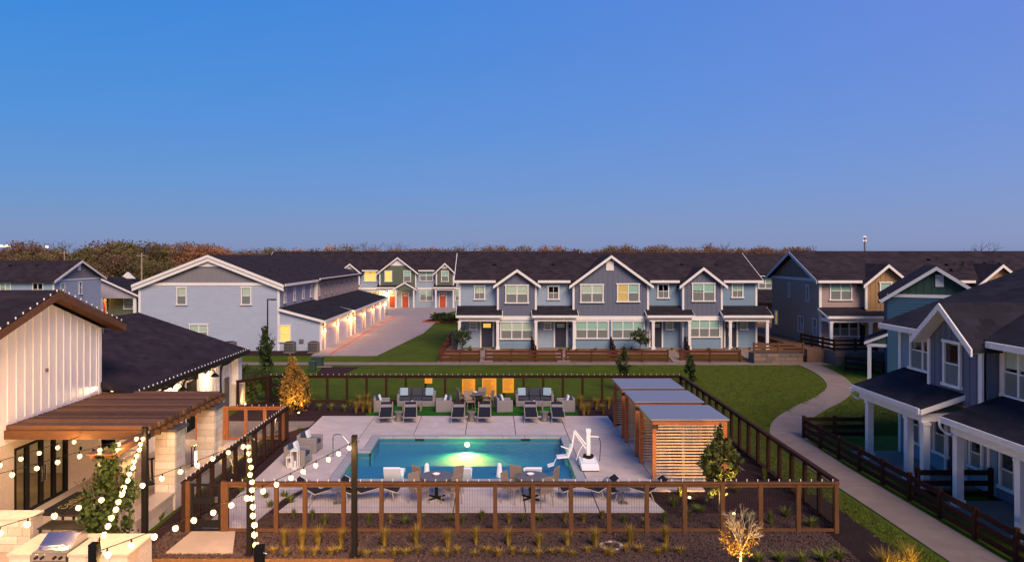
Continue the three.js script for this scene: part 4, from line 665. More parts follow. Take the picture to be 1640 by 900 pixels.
{
  const r = rng(31);
  const xs = [-10.62, -9.98];
  for (const [z, lab] of [[-19.6, 'white stone pillar with timber corbels behind the evergreen shrub'], [-22.85, 'white stone pillar standing on the seat wall beside the black lamp pole'], [-26.05, 'white stone pillar at the far corner of the pergola']]) {
    const p = thing('stone_pillar', lab, 'pillar', [0, 0, 0]); ashlar(p, xs[0], xs[1], 0.62, 2.5, z - 0.36, z + 0.36, r, 0.235); mesh('cap', rbox(0.84, 0.09, 0.9, 0.015, (xs[0] + xs[1]) / 2, 2.546, z), mat.capStone, p);
    mesh('plinth', bx(xs[0], xs[1], 0.035, 0.62, z - 0.36, z + 0.36), mat.stoneWhite, p);
  }
  const w = thing('seat_wall', 'low white stone seat wall linking the pergola pillars', 'wall'); ashlar(w, -10.5, -10.05, 0.0, 0.52, -28.6, -18.4, r, 0.26); mesh('cap', bx(-10.56, -9.99, 0.52, 0.6, -28.64, -18.36), mat.stoneTan, w);
  const w2 = thing('stone_wall', 'short white stone wall in front of the glazed doors', 'wall'); ashlar(w2, -17, -12.45, 0.035, 0.92, -19.8, -19.3, r, 0.22); mesh('cap', bx(-17.03, -12.42, 0.92, 0.98, -19.83, -19.26), mat.stoneWhite, w2);
}
{ // pergola
  const p = thing('pergola', 'brown slatted timber pergola roof over the clubhouse patio', 'pergola', [0, 0, 0]);
  const y = 2.84; let k = 0;
  for (let z = -21.4; z > -26.9; z -= 0.25) { mesh('slat', box(4.35 + rr(-0.03, 0.03), 0.14, 0.15, -12.35, y + 0.045 + rr(-0.012, 0.012), z), [mat.pergola, mat.pergolaDark, mat.pergola, mat.pergolaPale][Math.floor(R0() * 4)], p); k++; }
  for (const x of [-14.3, -13.35, -12.4, -11.45, -10.75]) mesh('rafter', box(0.09, 0.19, 5.5, x, y - 0.122, -24.15), mat.pergola, p);
  mesh('front_beam', box(4.3, 0.26, 0.1, -12.35, y - 0.14, -21.28), mat.cedar, p); mesh('rear_beam', box(4.3, 0.26, 0.1, -12.35, y - 0.14, -27.0), mat.cedar, p);
  mesh('side_beam', [box(0.2, 0.2, 8.3, -10.3, y - 0.15, -23.2)], mat.pergola, p);
  for (let z = -21.6; z > -26.8; z -= 0.42) mesh('rafter_tail', box(0.16, 0.14, 0.08, -10.11, y - 0.14, z), mat.cedar, p);
  for (const x of [-10.52, -10.12]) mesh('corbel', extX([[-18.75, 2.78], [-19.3, 2.78], [-19.3, 2.6], [-19.1, 2.6], [-18.95, 2.64], [-18.8, 2.7]], x - 0.07, x + 0.07), mat.cedar, p);
  mesh('corbel_board', box(0.7, 0.04, 0.62, -10.3, 2.8, -19.06), mat.pergola, p);
}
{ // flood lamp on the pergola roof that grazes the gable wall
  const s = thing('flood_lamp', 'small flood lamp on the pergola roof at the foot of the white gable', 'lamp', [-14.05, 2.9, -26.5]);
  mesh('housing', [box(0.14, 0.1, 0.2, 0, 0.06, 0), cyl(0.02, 0.02, 0.06, 0, -0.02, 0)], mat.black, s); mesh('lens', box(0.1, 0.01, 0.16, 0, 0.116, 0), mat.glow, s);
  const sp = new THREE.SpotLight(lin(1, 0.62, 0.3), 42, 0, 1.0, 0.9, 2); sp.position.set(0, 0.14, 0); sp.target.position.set(-0.3, 2.6, 2.0); sp.castShadow = true; s.add(sp, sp.target);
}

{
  const edge = (label, a, b) => { const s = thing('bulb_string', label, 'light string', a), L = Math.hypot(b[0] - a[0], b[1] - a[1], b[2] - a[2]), n = Math.round(L / 0.36); mesh('cable', bar([0, 0, 0], [b[0] - a[0], b[1] - a[1], b[2] - a[2]], 0.008), mat.black, s); for (let i = 0; i < n; i++) { const t = (i + 0.5) / n; mesh('bulb', cached('roofbulb', () => [new THREE.SphereGeometry(0.026, 6, 5).scale(1, 1.6, 1).translate(0, 0.035, 0)]), mat.bulbOff, s).position.set((b[0] - a[0]) * t, (b[1] - a[1]) * t, (b[2] - a[2]) * t); } };
  edge('unlit bulb string along the sloping near rake of the clubhouse roof', [-14.02, 6.91, -23.2], [-14.02, 4.67, -16.9]); edge('unlit bulb string along the far rake of the clubhouse roof', [-14.02, 6.91, -23.2], [-14.02, 5.49, -27.2]); edge('unlit bulb string along the eave of the white wing', [-13.22, 2.96, -26.6], [-13.22, 2.96, -38.8]);
}

// ---------------------------------------------------------------- door mat, grill kitchen
{
  const cv = document.createElement('canvas'); cv.width = 512; cv.height = 256; const c = cv.getContext('2d'); c.fillStyle = '#0d0a07'; c.fillRect(0, 0, 512, 256); c.fillStyle = '#b9a25e'; c.strokeStyle = '#b9a25e'; c.font = 'italic 110px serif'; c.textAlign = 'center'; c.fillText('Cadia', 262, 142); c.lineWidth = 5; c.beginPath(); c.moveTo(130, 176); c.quadraticCurveTo(270, 168, 420, 182); c.stroke();
  const t = new THREE.CanvasTexture(cv); t.colorSpace = THREE.SRGBColorSpace;
  const m = thing('door_mat', 'black door mat with gold script lettering before the glazed doors', 'mat', [-13.55, 0.036, -23.1]);
  mesh('mat_body', box(1.05, 0.014, 2.2, 0, 0.007, 0), mat.black, m);
  const pg = new THREE.PlaneGeometry(2.1, 0.98); pg.rotateX(-Math.PI / 2); pg.rotateY(Math.PI / 2); const f = new THREE.Mesh(pg, new THREE.MeshStandardMaterial({ map: t, roughness: 0.95 })); f.name = 'lettering'; f.position.y = 0.0165; f.castShadow = f.receiveShadow = true; m.add(f);
}
{
  const zc = gd(868, 0.9), X = u => gx(u, zc);
  const k = thing('outdoor_counter', 'pale stone kitchen counter holding the steel grill', 'counter', [0, 0, 0]), r = rng(5);
  const x0 = X(46), x1 = X(228), za = -zc - 0.45, zb = -zc + 0.75, ga = X(80), gb = X(136);
  ashlar(k, x0, ga - 0.02, 0.035, 0.86, za, zb, r, 0.27); ashlar(k, gb + 0.02, x1, 0.035, 0.86, za, zb, r, 0.27);
  mesh('countertop', [bx(x0 - 0.04, ga, 0.86, 0.92, za - 0.04, zb + 0.04), bx(gb, x1 + 0.04, 0.86, 0.92, za - 0.04, zb + 0.04), bx(ga, gb, 0.86, 0.92, za - 0.04, za + 0.2)], mat.stoneTan, k);
  const g = thing('grill', 'stainless steel barbecue grill built into the stone counter', 'grill', [(ga + gb) / 2, 0.04, -zc + 0.2]), w = gb - ga - 0.04;
  mesh('firebox', bx(-w / 2, w / 2, 0, 0.9, -0.36, 0.55), mat.greyMetal, g);
  const lid = extX([[-0.36, 0.9], [-0.36, 1.02], [-0.25, 1.14], [-0.05, 1.16], [0.3, 0.98], [0.4, 0.9]], -w / 2 + 0.02, w / 2 - 0.02); mesh('lid', lid, mat.steel, g); mesh('lid_handle', tube([[-w * 0.38, 0.99, 0.34], [-w * 0.38, 1.0, 0.42], [w * 0.38, 1.0, 0.42], [w * 0.38, 0.99, 0.34]], 0.014, 24), mat.steel, g);
  mesh('control_panel', bx(-w / 2, w / 2, 0.72, 0.88, 0.55, 0.6), mat.steel, g); for (const x of [-0.3, -0.15, 0.15, 0.3]) mesh('knob', (() => { const c = new THREE.CylinderGeometry(0.032, 0.032, 0.05, 12); c.rotateX(Math.PI / 2); c.translate(x * w / 0.85, 0.8, 0.62); return c; })(), mat.black, g);
  mesh('door_panel', bx(-w / 2 + 0.03, w / 2 - 0.03, 0.06, 0.68, 0.55, 0.58), mat.steel, g);
  const p = [gx(108, 19.4), 0.035, -19.35];
  const t = thing('patio_bar_table', 'black metal bar table behind the grill', 'table', p);
  mesh('tabletop', rbox(1.25, 0.04, 0.62, 0.015, 0, 0.72, 0), mat.blackMetal, t); for (const [a, b] of [[-0.56, -0.26], [0.56, -0.26], [-0.56, 0.26], [0.56, 0.26]]) mesh('leg', box(0.05, 0.7, 0.05, a, 0.35, b), mat.blackMetal, t); mesh('shelf', box(1.1, 0.03, 0.5, 0, 0.35, 0), mat.blackMetal, t);
  const t2 = copy(t, [gx(140, 20.3), 0.035, -20.3], 0, 'black metal bar table beside the evergreen shrub');
  const ch = thing('rocking_chair', 'dark slatted chair in the shade of the pergola by the pillars', 'chair', [-11.4, 0.036, -23.9], 0.6);
  mesh('seat', box(0.5, 0.04, 0.5, 0, 0.42, 0), mat.blackMetal, ch); mesh('backrest', [...[-0.18, -0.06, 0.06, 0.18].map(x => box(0.06, 0.7, 0.03, x, 0.8, -0.26, 0, -0.2)), box(0.5, 0.06, 0.035, 0, 1.13, -0.33)], mat.blackMetal, ch); for (const x of [-0.24, 0.24]) { mesh('rocker', tube([[x, 0.06, -0.45], [x, 0.02, 0], [x, 0.06, 0.4]], 0.02, 12), mat.blackMetal, ch); mesh('leg', box(0.04, 0.4, 0.04, x, 0.22, 0.22), mat.blackMetal, ch); mesh('leg', box(0.04, 0.4, 0.04, x, 0.22, -0.22), mat.blackMetal, ch); mesh('armrest', box(0.06, 0.03, 0.5, x, 0.64, 0), mat.blackMetal, ch); }
  copy(ch, [-11.2, 0.036, -25.2], 0.9, 'dark slatted chair near the lit lantern by the far pillar');
  const l = thing('floor_lantern', 'glowing floor lantern beside the far pergola pillar', 'lamp', [gx(314, 27.3), 0.036, -27.3]); mesh('frame', [...[[-1, -1], [1, -1], [-1, 1], [1, 1]].map(([a, b]) => box(0.03, 0.75, 0.03, a * 0.13, 0.38, b * 0.13)), box(0.32, 0.03, 0.32, 0, 0.015, 0), box(0.32, 0.04, 0.32, 0, 0.77, 0)], mat.black, l); mesh('candle', cyl(0.08, 0.08, 0.5, 0, 0.03, 0), mat.glow, l); lamp([0, 0.9, 0.1], [1, 0.58, 0.22], 5, l);
}

// ---------------------------------------------------------------- pool fences (posts, rails, wire panels, a line of unlit bulbs on top)
const FH = 1.5;
function wirePanel(w) { const k = 'wire' + w.toFixed(2); return cached(k, () => { const a = []; const n = Math.max(2, Math.round(w / 0.075)); for (let i = 1; i < n; i++) a.push(box(0.0045, FH - 0.28, 0.0045, -w / 2 + w * i / n, 0, 0)); for (let j = 0; j < 3; j++) a.push(box(w, 0.004, 0.004, 0, -0.5 + j * 0.5, 0.005)); return a; }); }
function poolFence(label, a, b, n, o = {}) { // a, b: [x, z]; n bays or list of bay ends 0..1
  const f = thing('pool_fence', label, 'fence', [a[0], 0, a[1]]), dx = b[0] - a[0], dz = b[1] - a[1], L = Math.hypot(dx, dz), ang = Math.atan2(-dz, dx), m = o.m || mat.cedar;
  const ts = Array.isArray(n) ? n : Array.from({ length: n + 1 }, (_, i) => i / n), Fm = FR(0, 0, 0, ang);
  ts.forEach((t, i) => {
    mesh('post', cached('fpost', () => [box(0.12, FH - 0.06, 0.11, 0, (FH - 0.06) / 2, 0)]), m, f, Fm.clone().multiply(new THREE.Matrix4().makeTranslation(L * t, 0, 0)));
    if (i + 1 < ts.length && !(o.skip || []).includes(i)) {
      const c = L * (t + ts[i + 1]) / 2, w = L * (ts[i + 1] - t) - 0.12, T2 = Fm.clone().multiply(new THREE.Matrix4().makeTranslation(c, 0, 0));
      mesh('top_rail', cached('tr' + w.toFixed(2), () => [box(w, 0.085, 0.045, 0, FH - 0.12, 0)]), m, f, T2); mesh('bottom_rail', cached('br' + w.toFixed(2), () => [box(w, 0.085, 0.045, 0, 0.1, 0)]), m, f, T2);
      const p = mesh('wire_mesh', wirePanel(w), mat.wire, f, Fm.clone().multiply(new THREE.Matrix4().makeTranslation(c, FH / 2, 0)));
    }
  });
  mesh('cap_rail', box(L + 0.16, 0.045, 0.15, L / 2, FH - 0.037, 0), m, f, Fm);
  if (o.bulbs !== false) {
    const s = thing('bulb_string', 'unlit bulb string clipped along ' + (o.on || 'the fence cap'), 'light string', [a[0], FH - 0.012, a[1]]);
    for (let x = 0.15; x < L; x += 0.31) mesh('bulb', cached('offbulb', () => [cyl(0.012, 0.012, 0.025, 0, 0, 0, 6), new THREE.SphereGeometry(0.017, 6, 5).scale(1, 1.6, 1).translate(0, 0.045, 0)]), mat.bulbOff, s, Fm.clone().multiply(new THREE.Matrix4().makeTranslation(x, 0.01, 0)));
    mesh('cable', box(L, 0.012, 0.012, L / 2, 0.006, 0), mat.black, s, Fm);
  }
  return f;
}
{
  const d = 20.7, X = u => gx(u, d), us = [362, 402, 442, 488]; for (let i = 0; i < 14; i++) us.push(550 + i * 60.77);
  poolFence('long cedar and wire fence across the near side of the pool court', [X(362), -d], [X(1340), -d], us.map(u => (u - 362) / 978), { on: 'the long near fence' });
  poolFence('cedar and wire fence running back beside the curving path', [10.0, -20.95], [10.25, -39.0], 17, { on: 'the fence beside the path', bulbs: false, m: mat.darkWood });
  poolFence('dark wire fence across the far end of the pool court', [-12.3, -39.2], [10.25, -39.2], 21, { m: mat.darkWood, on: 'the far fence', skip: [0] });
  poolFence('cedar and wire fence between the clubhouse patio and the pool deck', [-8.95, -20.75], [-8.95, -31.1], 10, { on: 'the patio side fence', m: mat.darkWood });
  poolFence('orange cedar fence bays beside the far patio gate', [-11.55, -31.1], [-9.1, -31.1], 3, { m: mat.cedarRed, on: 'the far patio fence' });
  poolFence('short dark fence closing the corner by the white wing', [-13.4, -37.6], [-12.3, -39.0], 1, { m: mat.darkWood, bulbs: false });
  const gate = (label, x0, x1, z, m) => {
    const g = thing('pool_gate', label, 'gate', [x0, 0, z]), w = x1 - x0;
    mesh('stile', box(0.07, 1.38, 0.06, 0.04, 0.75, 0), mat.black, g); mesh('stile', box(0.07, 1.38, 0.06, w - 0.04, 0.75, 0), mat.black, g); mesh('rail', [box(w - 0.15, 0.07, 0.05, w / 2, 1.4, 0)], mat.black, g); mesh('rail', [box(w - 0.15, 0.07, 0.05, w / 2, 0.1, 0)], mat.black, g);
    mesh('lock_bar', box(w - 0.15, 0.16, 0.07, w / 2, 0.95, 0.01), mat.black, g); mesh('lock_case', box(0.1, 0.16, 0.06, w - 0.1, 1.0, 0.07), mat.steel, g); mesh('kick_plate', box(w - 0.15, 0.22, 0.03, w / 2, 0.28, 0), mat.black, g);
    mesh('wire_mesh', wirePanel(w - 0.15), mat.wire, g).position.set(w / 2, 0.76, -0.02);
    mesh('gate_post', box(0.12, 1.5, 0.12, -0.09, 0.75, 0), m, g); mesh('gate_post', box(0.12, 1.5, 0.12, w + 0.07, 0.75, 0), m, g);
  };
  gate('black wire gate with lock bar at the near patio corner', -8.72, -7.86, -20.7, mat.cedar); gate('black wire gate with lock bar in the far fence', -12.2, -11.3, -39.2, mat.darkWood); gate('black wire gate between the wing and the orange fence bays', -12.75, -11.75, -31.1, mat.cedarRed);
  // notices on the far fence
  const sg = (u0, u1, v0, v1, lines, label) => { const D = 39.05, w = gx(u1, D) - gx(u0, D), hh = (v1 - v0) * D / FPX, yc = 8 - ((v0 + v1) / 2 - CV) * D / FPX, s = thing('notice_board', label, 'sign', [gx((u0 + u1) / 2, D), yc, -D]); mesh('board', box(w, hh, 0.02, 0, 0, 0), mat.sign, s); mesh('hanger', [box(0.03, 0.06, 0.06, -w * 0.4, hh / 2 - 0.05, -0.05), box(0.03, 0.06, 0.06, w * 0.4, hh / 2 - 0.05, -0.05)], mat.blackMetal, s); const r = rng(u0), a = []; for (let i = 0; i < lines; i++) { const ll = w * (0.5 + 0.32 * r()); a.push(box(ll, hh * 0.022, 0.003, -w * 0.42 + ll / 2, hh * (0.42 - 0.84 * i / lines), 0.0115)); } mesh('lettering_lines', a, mat.signInk, s); };
  sg(740, 761, 607, 632, 14, 'tall orange rules notice on the far fence behind the dining table'); sg(772, 795, 606, 635, 16, 'tallest orange rules notice on the far fence beside the square one'); sg(805, 823, 606, 629, 10, 'square-ish orange notice on the far fence beside the lounge set'); sg(680, 692, 606, 614, 4, 'small orange notice on the far fence above the grey sofa');
  const rb = P(466, 692)
}

// ---------------------------------------------------------------- poles and festoon strings
{
  const poles = { a: [-3.69, -19.05], b: [-6.52, -19.2], c: [-9.72, -20.0], d: [-3.85, -11.8], e: [-6.62, -11.9], f: [-9.6, -12.0] };
  const labs = { a: 'black festoon pole standing before the near fence', b: 'black festoon pole beside the entry slab', c: 'black festoon pole at the pergola corner by the seat wall', d: 'black festoon pole whose top shows below the vertical bulb string', e: 'black festoon pole whose top shows beside the grill counter', f: 'black festoon pole at the outer patio edge' };
  for (const k in poles) { const t = thing('light_pole', labs[k], 'pole', [poles[k][0], 0, poles[k][1]]); mesh('shaft', box(0.14, 3.24, 0.14, 0, 1.62, 0), mat.black, t); mesh('foot', box(0.3, 0.03, 0.3, 0, 0.03, 0), mat.black, t); mesh('hook', tube([[0.07, 3.12, 0], [0.12, 3.1, 0], [0.11, 3.06, 0]], 0.012, 8), mat.steel, t); }
  const A = k => [poles[k][0], 3.1, poles[k][1] + 0.08];
  const str = (a, b, n, label, sag = 0.12) => {
    const s = thing('festoon_string', label, 'light string', a), rel = p => [p[0] - a[0], p[1] - a[1], p[2] - a[2]], pt = t => { const q = [0, 1, 2].map(i => a[i] + (b[i] - a[i]) * t); q[1] -= 4 * sag * t * (1 - t); return rel(q); };
    mesh('cable', tube(Array.from({ length: 9 }, (_, i) => pt(i / 8)), 0.008, 40, 5), mat.black, s);
    for (let i = 0; i < n; i++) { const q = pt((i + 0.4) / n); mesh('socket', cached('sock', () => [cyl(0.016, 0.016, 0.06, 0, -0.06, 0, 8)]), mat.black, s).position.set(...q); mesh('bulb', cached('bulb', () => [new THREE.SphereGeometry(0.055, 12, 10)]), mat.bulb, s).position.set(q[0] + rr(-0.02, 0.02), q[1] - 0.11, q[2]); lamp([q[0], q[1] - 0.2, q[2]], [1, 0.54, 0.19], 0.7, s); }
  };
  str(A('a'), A('e'), 16, 'festoon string from the fence-side pole across the entry to the grill'); str(A('b'), A('d'), 14, 'festoon string of bulbs running steeply down beside its pole'); str(A('b'), A('f'), 15, 'festoon string crossing the seat wall and the evergreen shrub'); str(A('c'), A('e'), 17, 'dense festoon string hanging in front of the evergreen shrub'); str(A('c'), [-13.6, 3.0, -13], 15, 'festoon string crossing the stone pillar and the glazed doors'); str([-12.2, 2.68, -21.2], [-14.4, 3.0, -12.6], 15, 'festoon string from the pergola beam past the glazed doors');
}

// ---------------------------------------------------------------- cabanas
{
  const x0 = 5.62, x1 = 8.26, W = x1 - x0, Dp = 2.3;
  const labs = ['cedar cabana with brightly lit slats nearest the magnolia', 'middle cedar cabana between the other two', 'cedar cabana at the end by the far planting bed'];
  [-25.3, -28.35, -31.3].forEach((zf, k) => {
    const c = thing('cabana', labs[k], 'cabana', [x0, 0.06, zf], 0, 'poolside cabanas');
    for (const [x, z] of [[0.07, -0.07], [W - 0.07, -0.07], [0.07, -Dp + 0.07], [W - 0.07, -Dp + 0.07]]) { mesh('post', box(0.13, 2.06, 0.13, x, 1.03, z), mat.cedarRed, c); mesh('post_shoe', box(0.17, 0.06, 0.17, x, 0.03, z), mat.greyMetal, c); }
    mesh('beam', [bx(0, W, 2.0, 2.15, -0.06, 0.0)], mat.cedarRed, c); mesh('beam', bx(0, W, 2.0, 2.15, -Dp, -Dp + 0.06), mat.cedarRed, c); mesh('beam', bx(0, 0.06, 2.0, 2.15, -Dp + 0.06, -0.06), mat.cedarRed, c); mesh('beam', bx(W - 0.06, W, 2.0, 2.15, -Dp + 0.06, -0.06), mat.cedarRed, c);
    mesh('roof_panel', bx(-0.06, W + 0.06, 2.152, 2.2, -Dp - 0.06, 0.06), mat.cabanaRoof, c);
    const slat = () => cached('cslat', () => [box(W - 0.28, 0.05, 0.022, 0, 0, 0)]);
    for (const z of [-0.05, -Dp + 0.05]) for (let i = 0; i < 18; i++) mesh('slat', slat(), mat.whiteSlat, c).position.set(W / 2, 0.14 + i * 0.107, z);
    const sl2 = () => cached('cslat2', () => [box(0.022, 0.05, Dp - 0.28, 0, 0, 0)]);
    for (let i = 0; i < 18; i++) mesh('slat', sl2(), mat.whiteSlat, c).position.set(W - 0.07, 0.14 + i * 0.107, -Dp / 2);
    mesh('stud', [box(0.1, 2, 0.05, W * 0.42, 1.0, -0.09)], mat.greyMetal, c);
    mesh('daybed', [rbox(1.3, 0.3, 1.7, 0.04, W - 1.0, 0.3, -Dp / 2)], mat.wicker, c); mesh('cushion', rbox(1.24, 0.16, 1.64, 0.06, W - 1.0, 0.53, -Dp / 2), mat.cushionDark, c);
    mesh('bracket', bx(0.0, 0.2, 1.84, 1.99, -0.03, 0.0), mat.blackMetal, c);
  });
}

// ---------------------------------------------------------------- furniture
const DK = 0.06;
function chaise(label, group, pos, ry) { // sling lounger, head towards -z (back raised), foot at +z
  const c = thing('chaise_lounge', label, 'lounge chair', pos, ry, group), w = 0.6;
  const pf = [[0.3, 0.98], [0.46, 0.42], [0.25, -0.22], [0.66, -0.92]];                    // foot, knee, hip, head (y, z)
  for (const e of [-1, 1]) mesh('side_rail', [0, 1, 2].map(k => bar([e * w / 2, pf[k][0], pf[k][1]], [e * w / 2, pf[k + 1][0], pf[k + 1][1]], 0.02)), mat.aluTan, c);
  for (const [x, z, y] of [[-1, 0.8, 0.35], [1, 0.8, 0.35], [-1, -0.3, 0.3], [1, -0.3, 0.3]]) mesh('leg', bar([x * w / 2, y, z], [x * (w / 2 + 0.02), 0, z + (z > 0 ? 0.08 : -0.12)], 0.018, 0.016), mat.aluTan, c);
  const sl = (a, b) => { const L = Math.hypot(b[0] - a[0], b[1] - a[1]), g = box(w - 0.04, 0.012, L, 0, 0, 0, 0, Math.atan2(-(b[0] - a[0]), b[1] - a[1])); g.translate(0, (a[0] + b[0]) / 2, (a[1] + b[1]) / 2); return g; };
  mesh('leg_sling', sl(pf[0], pf[1]), mat.sling, c); mesh('seat_sling', sl(pf[1], pf[2]), mat.sling, c); mesh('back_sling', sl(pf[2], pf[3]), mat.sling, c);
  mesh('head_pillow', rbox(w - 0.05, 0.07, 0.19, 0.03, 0, 0.53, -0.6, 0.53), mat.wicker, c); mesh('cross_bar', bar([-w / 2, 0.3, 0.98], [w / 2, 0.3, 0.98], 0.022), mat.aluTan, c);
  return c;
}
function drumStool(label, pos) { const s = thing('drum_stool', label, 'side table', pos, 0, 'woven side stools'); const g = new THREE.LatheGeometry([[0.01, 0], [0.2, 0], [0.21, 0.03], [0.14, 0.22], [0.2, 0.42], [0.21, 0.45], [0.01, 0.45]].map(p => new THREE.Vector2(...p)), 20); mesh('body', g, mat.greyMetal, s); mesh('rim', new THREE.TorusGeometry(0.2, 0.015, 6, 20).rotateX(Math.PI / 2).translate(0, 0.44, 0), mat.wicker, s); return s; }
{
  const d = 34.9, c0 = chaise('dark sling lounge chair before the lounge set by the dry grasses', 'far loungers by the dry grasses', [gx(618, d), DK, -d], 0.12);
  for (const [u, r, l, g] of [[657, 0.1], [734, 0.02, 'dark sling lounge chair before the round table on the turf', 'far loungers by the round table'], [776, 0.0, 'dark sling lounge chair before the round table on the turf', 'far loungers by the round table'], [850, -0.02, 'dark sling lounge chair before the lounge set by the notices', 'far loungers by the notices'], [893, -0.04, 'dark sling lounge chair before the lounge set by the notices', 'far loungers by the notices']]) copy(c0, [gx(u, d), DK, -d], r, l, g);
  for (const [u, l] of [[638, 'by the dry grasses'], [755, 'before the round table'], [872, 'before the notices side lounge set']]) drumStool('grey waisted stool between two far loungers ' + l, [gx(u, 34.6), DK, -34.6]);
  const c1 = copy(c0, [gx(520, 23.5), DK, -23.4], 1.5, 'dark lounge chair behind the near fence towards the entry gate', 'loungers behind the near fence left'); copy(c1, [gx(592, 23.5), DK, -23.5], 1.5);
  const c2 = copy(c0, [gx(945, 23.6), DK, -23.6], -1.45, 'dark lounge chair behind the near fence towards the cabanas', 'loungers behind the near fence right'); copy(c2, [gx(1022, 23.6), DK, -23.5], -1.45);
  const st = (label, u, v) => { const p = P(u, v, DK), t = thing('side_table', label, 'side table', p); mesh('top', cyl(0.24, 0.24, 0.03, 0, 0.44, 0, 20), mat.greyMetal, t); mesh('stem', cyl(0.04, 0.04, 0.42, 0, 0.02, 0), mat.greyMetal, t); mesh('base', cyl(0.17, 0.15, 0.03, 0, 0, 0, 16), mat.greyMetal, t); };
  st('small grey round table between the two loungers near the entry gate', 541, 806); st('small grey round table between the two loungers near the cabanas', 998, 806);
}
function clubChair(label, group, pos, ry) {
  const c = thing('wicker_armchair', label, 'armchair', pos, ry, group), w = 0.8;
  mesh('arm', rbox(0.14, 0.6, 0.76, 0.03, -w / 2 + 0.07, 0.3, 0), mat.wicker, c); mesh('arm', rbox(0.14, 0.6, 0.76, 0.03, w / 2 - 0.07, 0.3, 0), mat.wicker, c); mesh('back', rbox(w, 0.72, 0.13, 0.03, 0, 0.36, -0.38), mat.wicker, c); mesh('base', rbox(w - 0.28, 0.28, 0.68, 0.02, 0, 0.18, 0.02), mat.wicker, c);
  mesh('seat_cushion', rbox(w - 0.3, 0.15, 0.66, 0.05, 0, 0.4, 0.03), mat.cushionNavy, c); mesh('back_cushion', rbox(w - 0.3, 0.4, 0.14, 0.05, 0, 0.62, -0.25, -0.15), mat.cushionNavy, c); mesh('pillow', rbox(0.34, 0.34, 0.12, 0.05, 0.05, 0.66, -0.12, -0.3), mat.pillowWhite, c);
  return c;
}
function loungeSet(uc, label, grp) {
  const d = 38.2, X = u => gx(u, d), xc = X(uc);
  const s = thing('wicker_sofa', 'grey wicker sofa with pale blue pillows ' + label, 'sofa', [xc, 0.046, -d], 0, null);
  mesh('base', rbox(2.0, 0.3, 0.78, 0.03, 0, 0.16, 0), mat.wicker, s); mesh('back', rbox(2.0, 0.5, 0.14, 0.03, 0, 0.48, -0.36), mat.wicker, s); for (const a of [-1, 1]) mesh('arm', rbox(0.14, 0.42, 0.72, 0.03, a * 0.94, 0.42, 0), mat.wicker, s);
  for (const a of [-0.58, 0, 0.58]) { mesh('seat_cushion', rbox(0.56, 0.16, 0.62, 0.05, a, 0.4, 0.05), mat.cushionDark, s); mesh('back_cushion', rbox(0.56, 0.42, 0.16, 0.06, a, 0.68, -0.22, -0.15), mat.cushionDark, s); }
  for (const a of [-0.68, 0.68]) mesh('pillow', rbox(0.44, 0.42, 0.13, 0.05, a, 0.72, -0.06, -0.2, a * -0.3), mat.pillowBlue, s);
  const c = clubChair('grey wicker cube armchair turned inwards ' + label, grp, [xc - 1.62, 0.046, -36.9], Math.PI / 2 + 0.15); copy(c, [xc + 1.5, 0.046, -36.9], -Math.PI / 2 - 0.1);
  const t = thing('coffee_table', 'pale low coffee table ' + label, 'table', [xc - 0.1, 0.046, -37.05]); mesh('top', rbox(1.0, 0.05, 0.55, 0.015, 0, 0.42, 0), mat.wicker, t); for (const [a, b] of [[-0.45, -0.22], [0.45, -0.22], [-0.45, 0.22], [0.45, 0.22]]) mesh('leg', box(0.06, 0.4, 0.06, a, 0.2, b), mat.wickerTan, t);
  const pl = thing('potted_plant', 'small green plant on the coffee table ' + label, 'plant', [xc - 0.1, 0.493, -37.05]); mesh('pot', cyl(0.05, 0.07, 0.08, 0, 0, 0), mat.stoneTan, pl); mesh('leaves', leaves(40, [0.11, 0.08, 0.11], 0.05, 12), leafMat.green, pl).position.y = 0.14;
}
// foliage helpers are hoisted below
const leafMat = {
  green: new THREE.MeshPhysicalMaterial({ color: lin(0.042, 0.066, 0.018), roughness: 0.6, vertexColors: true, specularIntensity: 0.3 }),
  magnolia: new THREE.MeshPhysicalMaterial({ color: lin(0.1, 0.11, 0.03), roughness: 0.4, vertexColors: true, specularIntensity: 0.3 }),
  gold: new THREE.MeshPhysicalMaterial({ color: lin(0.3, 0.17, 0.035), roughness: 0.7, vertexColors: true, specularIntensity: 0.3 }),
  rust: new THREE.MeshPhysicalMaterial({ color: lin(0.34, 0.13, 0.025), roughness: 0.7, vertexColors: true, specularIntensity: 0.3 }),
  strawGrass: new THREE.MeshPhysicalMaterial({ color: lin(0.24, 0.17, 0.042), roughness: 0.9, vertexColors: true, specularIntensity: 0.3 }),
  greenGrass: new THREE.MeshPhysicalMaterial({ color: lin(0.12, 0.15, 0.03), roughness: 0.9, vertexColors: true, specularIntensity: 0.3 }),
  lawnBlade: new THREE.MeshPhysicalMaterial({ color: lin(0.085, 0.122, 0.009), roughness: 0.9 }),
  far1: new THREE.MeshPhysicalMaterial({ color: lin(0.17, 0.105, 0.06), roughness: 1, vertexColors: true, specularIntensity: 0.3 }),
  far2: new THREE.MeshPhysicalMaterial({ color: lin(0.24, 0.11, 0.055), roughness: 1, vertexColors: true, specularIntensity: 0.3 }),
  far3: new THREE.MeshPhysicalMaterial({ color: lin(0.13, 0.11, 0.045), roughness: 1, vertexColors: true, specularIntensity: 0.3 }),
  far4: new THREE.MeshPhysicalMaterial({ color: lin(0.36, 0.16, 0.04), roughness: 1, vertexColors: true, specularIntensity: 0.3 }),
};
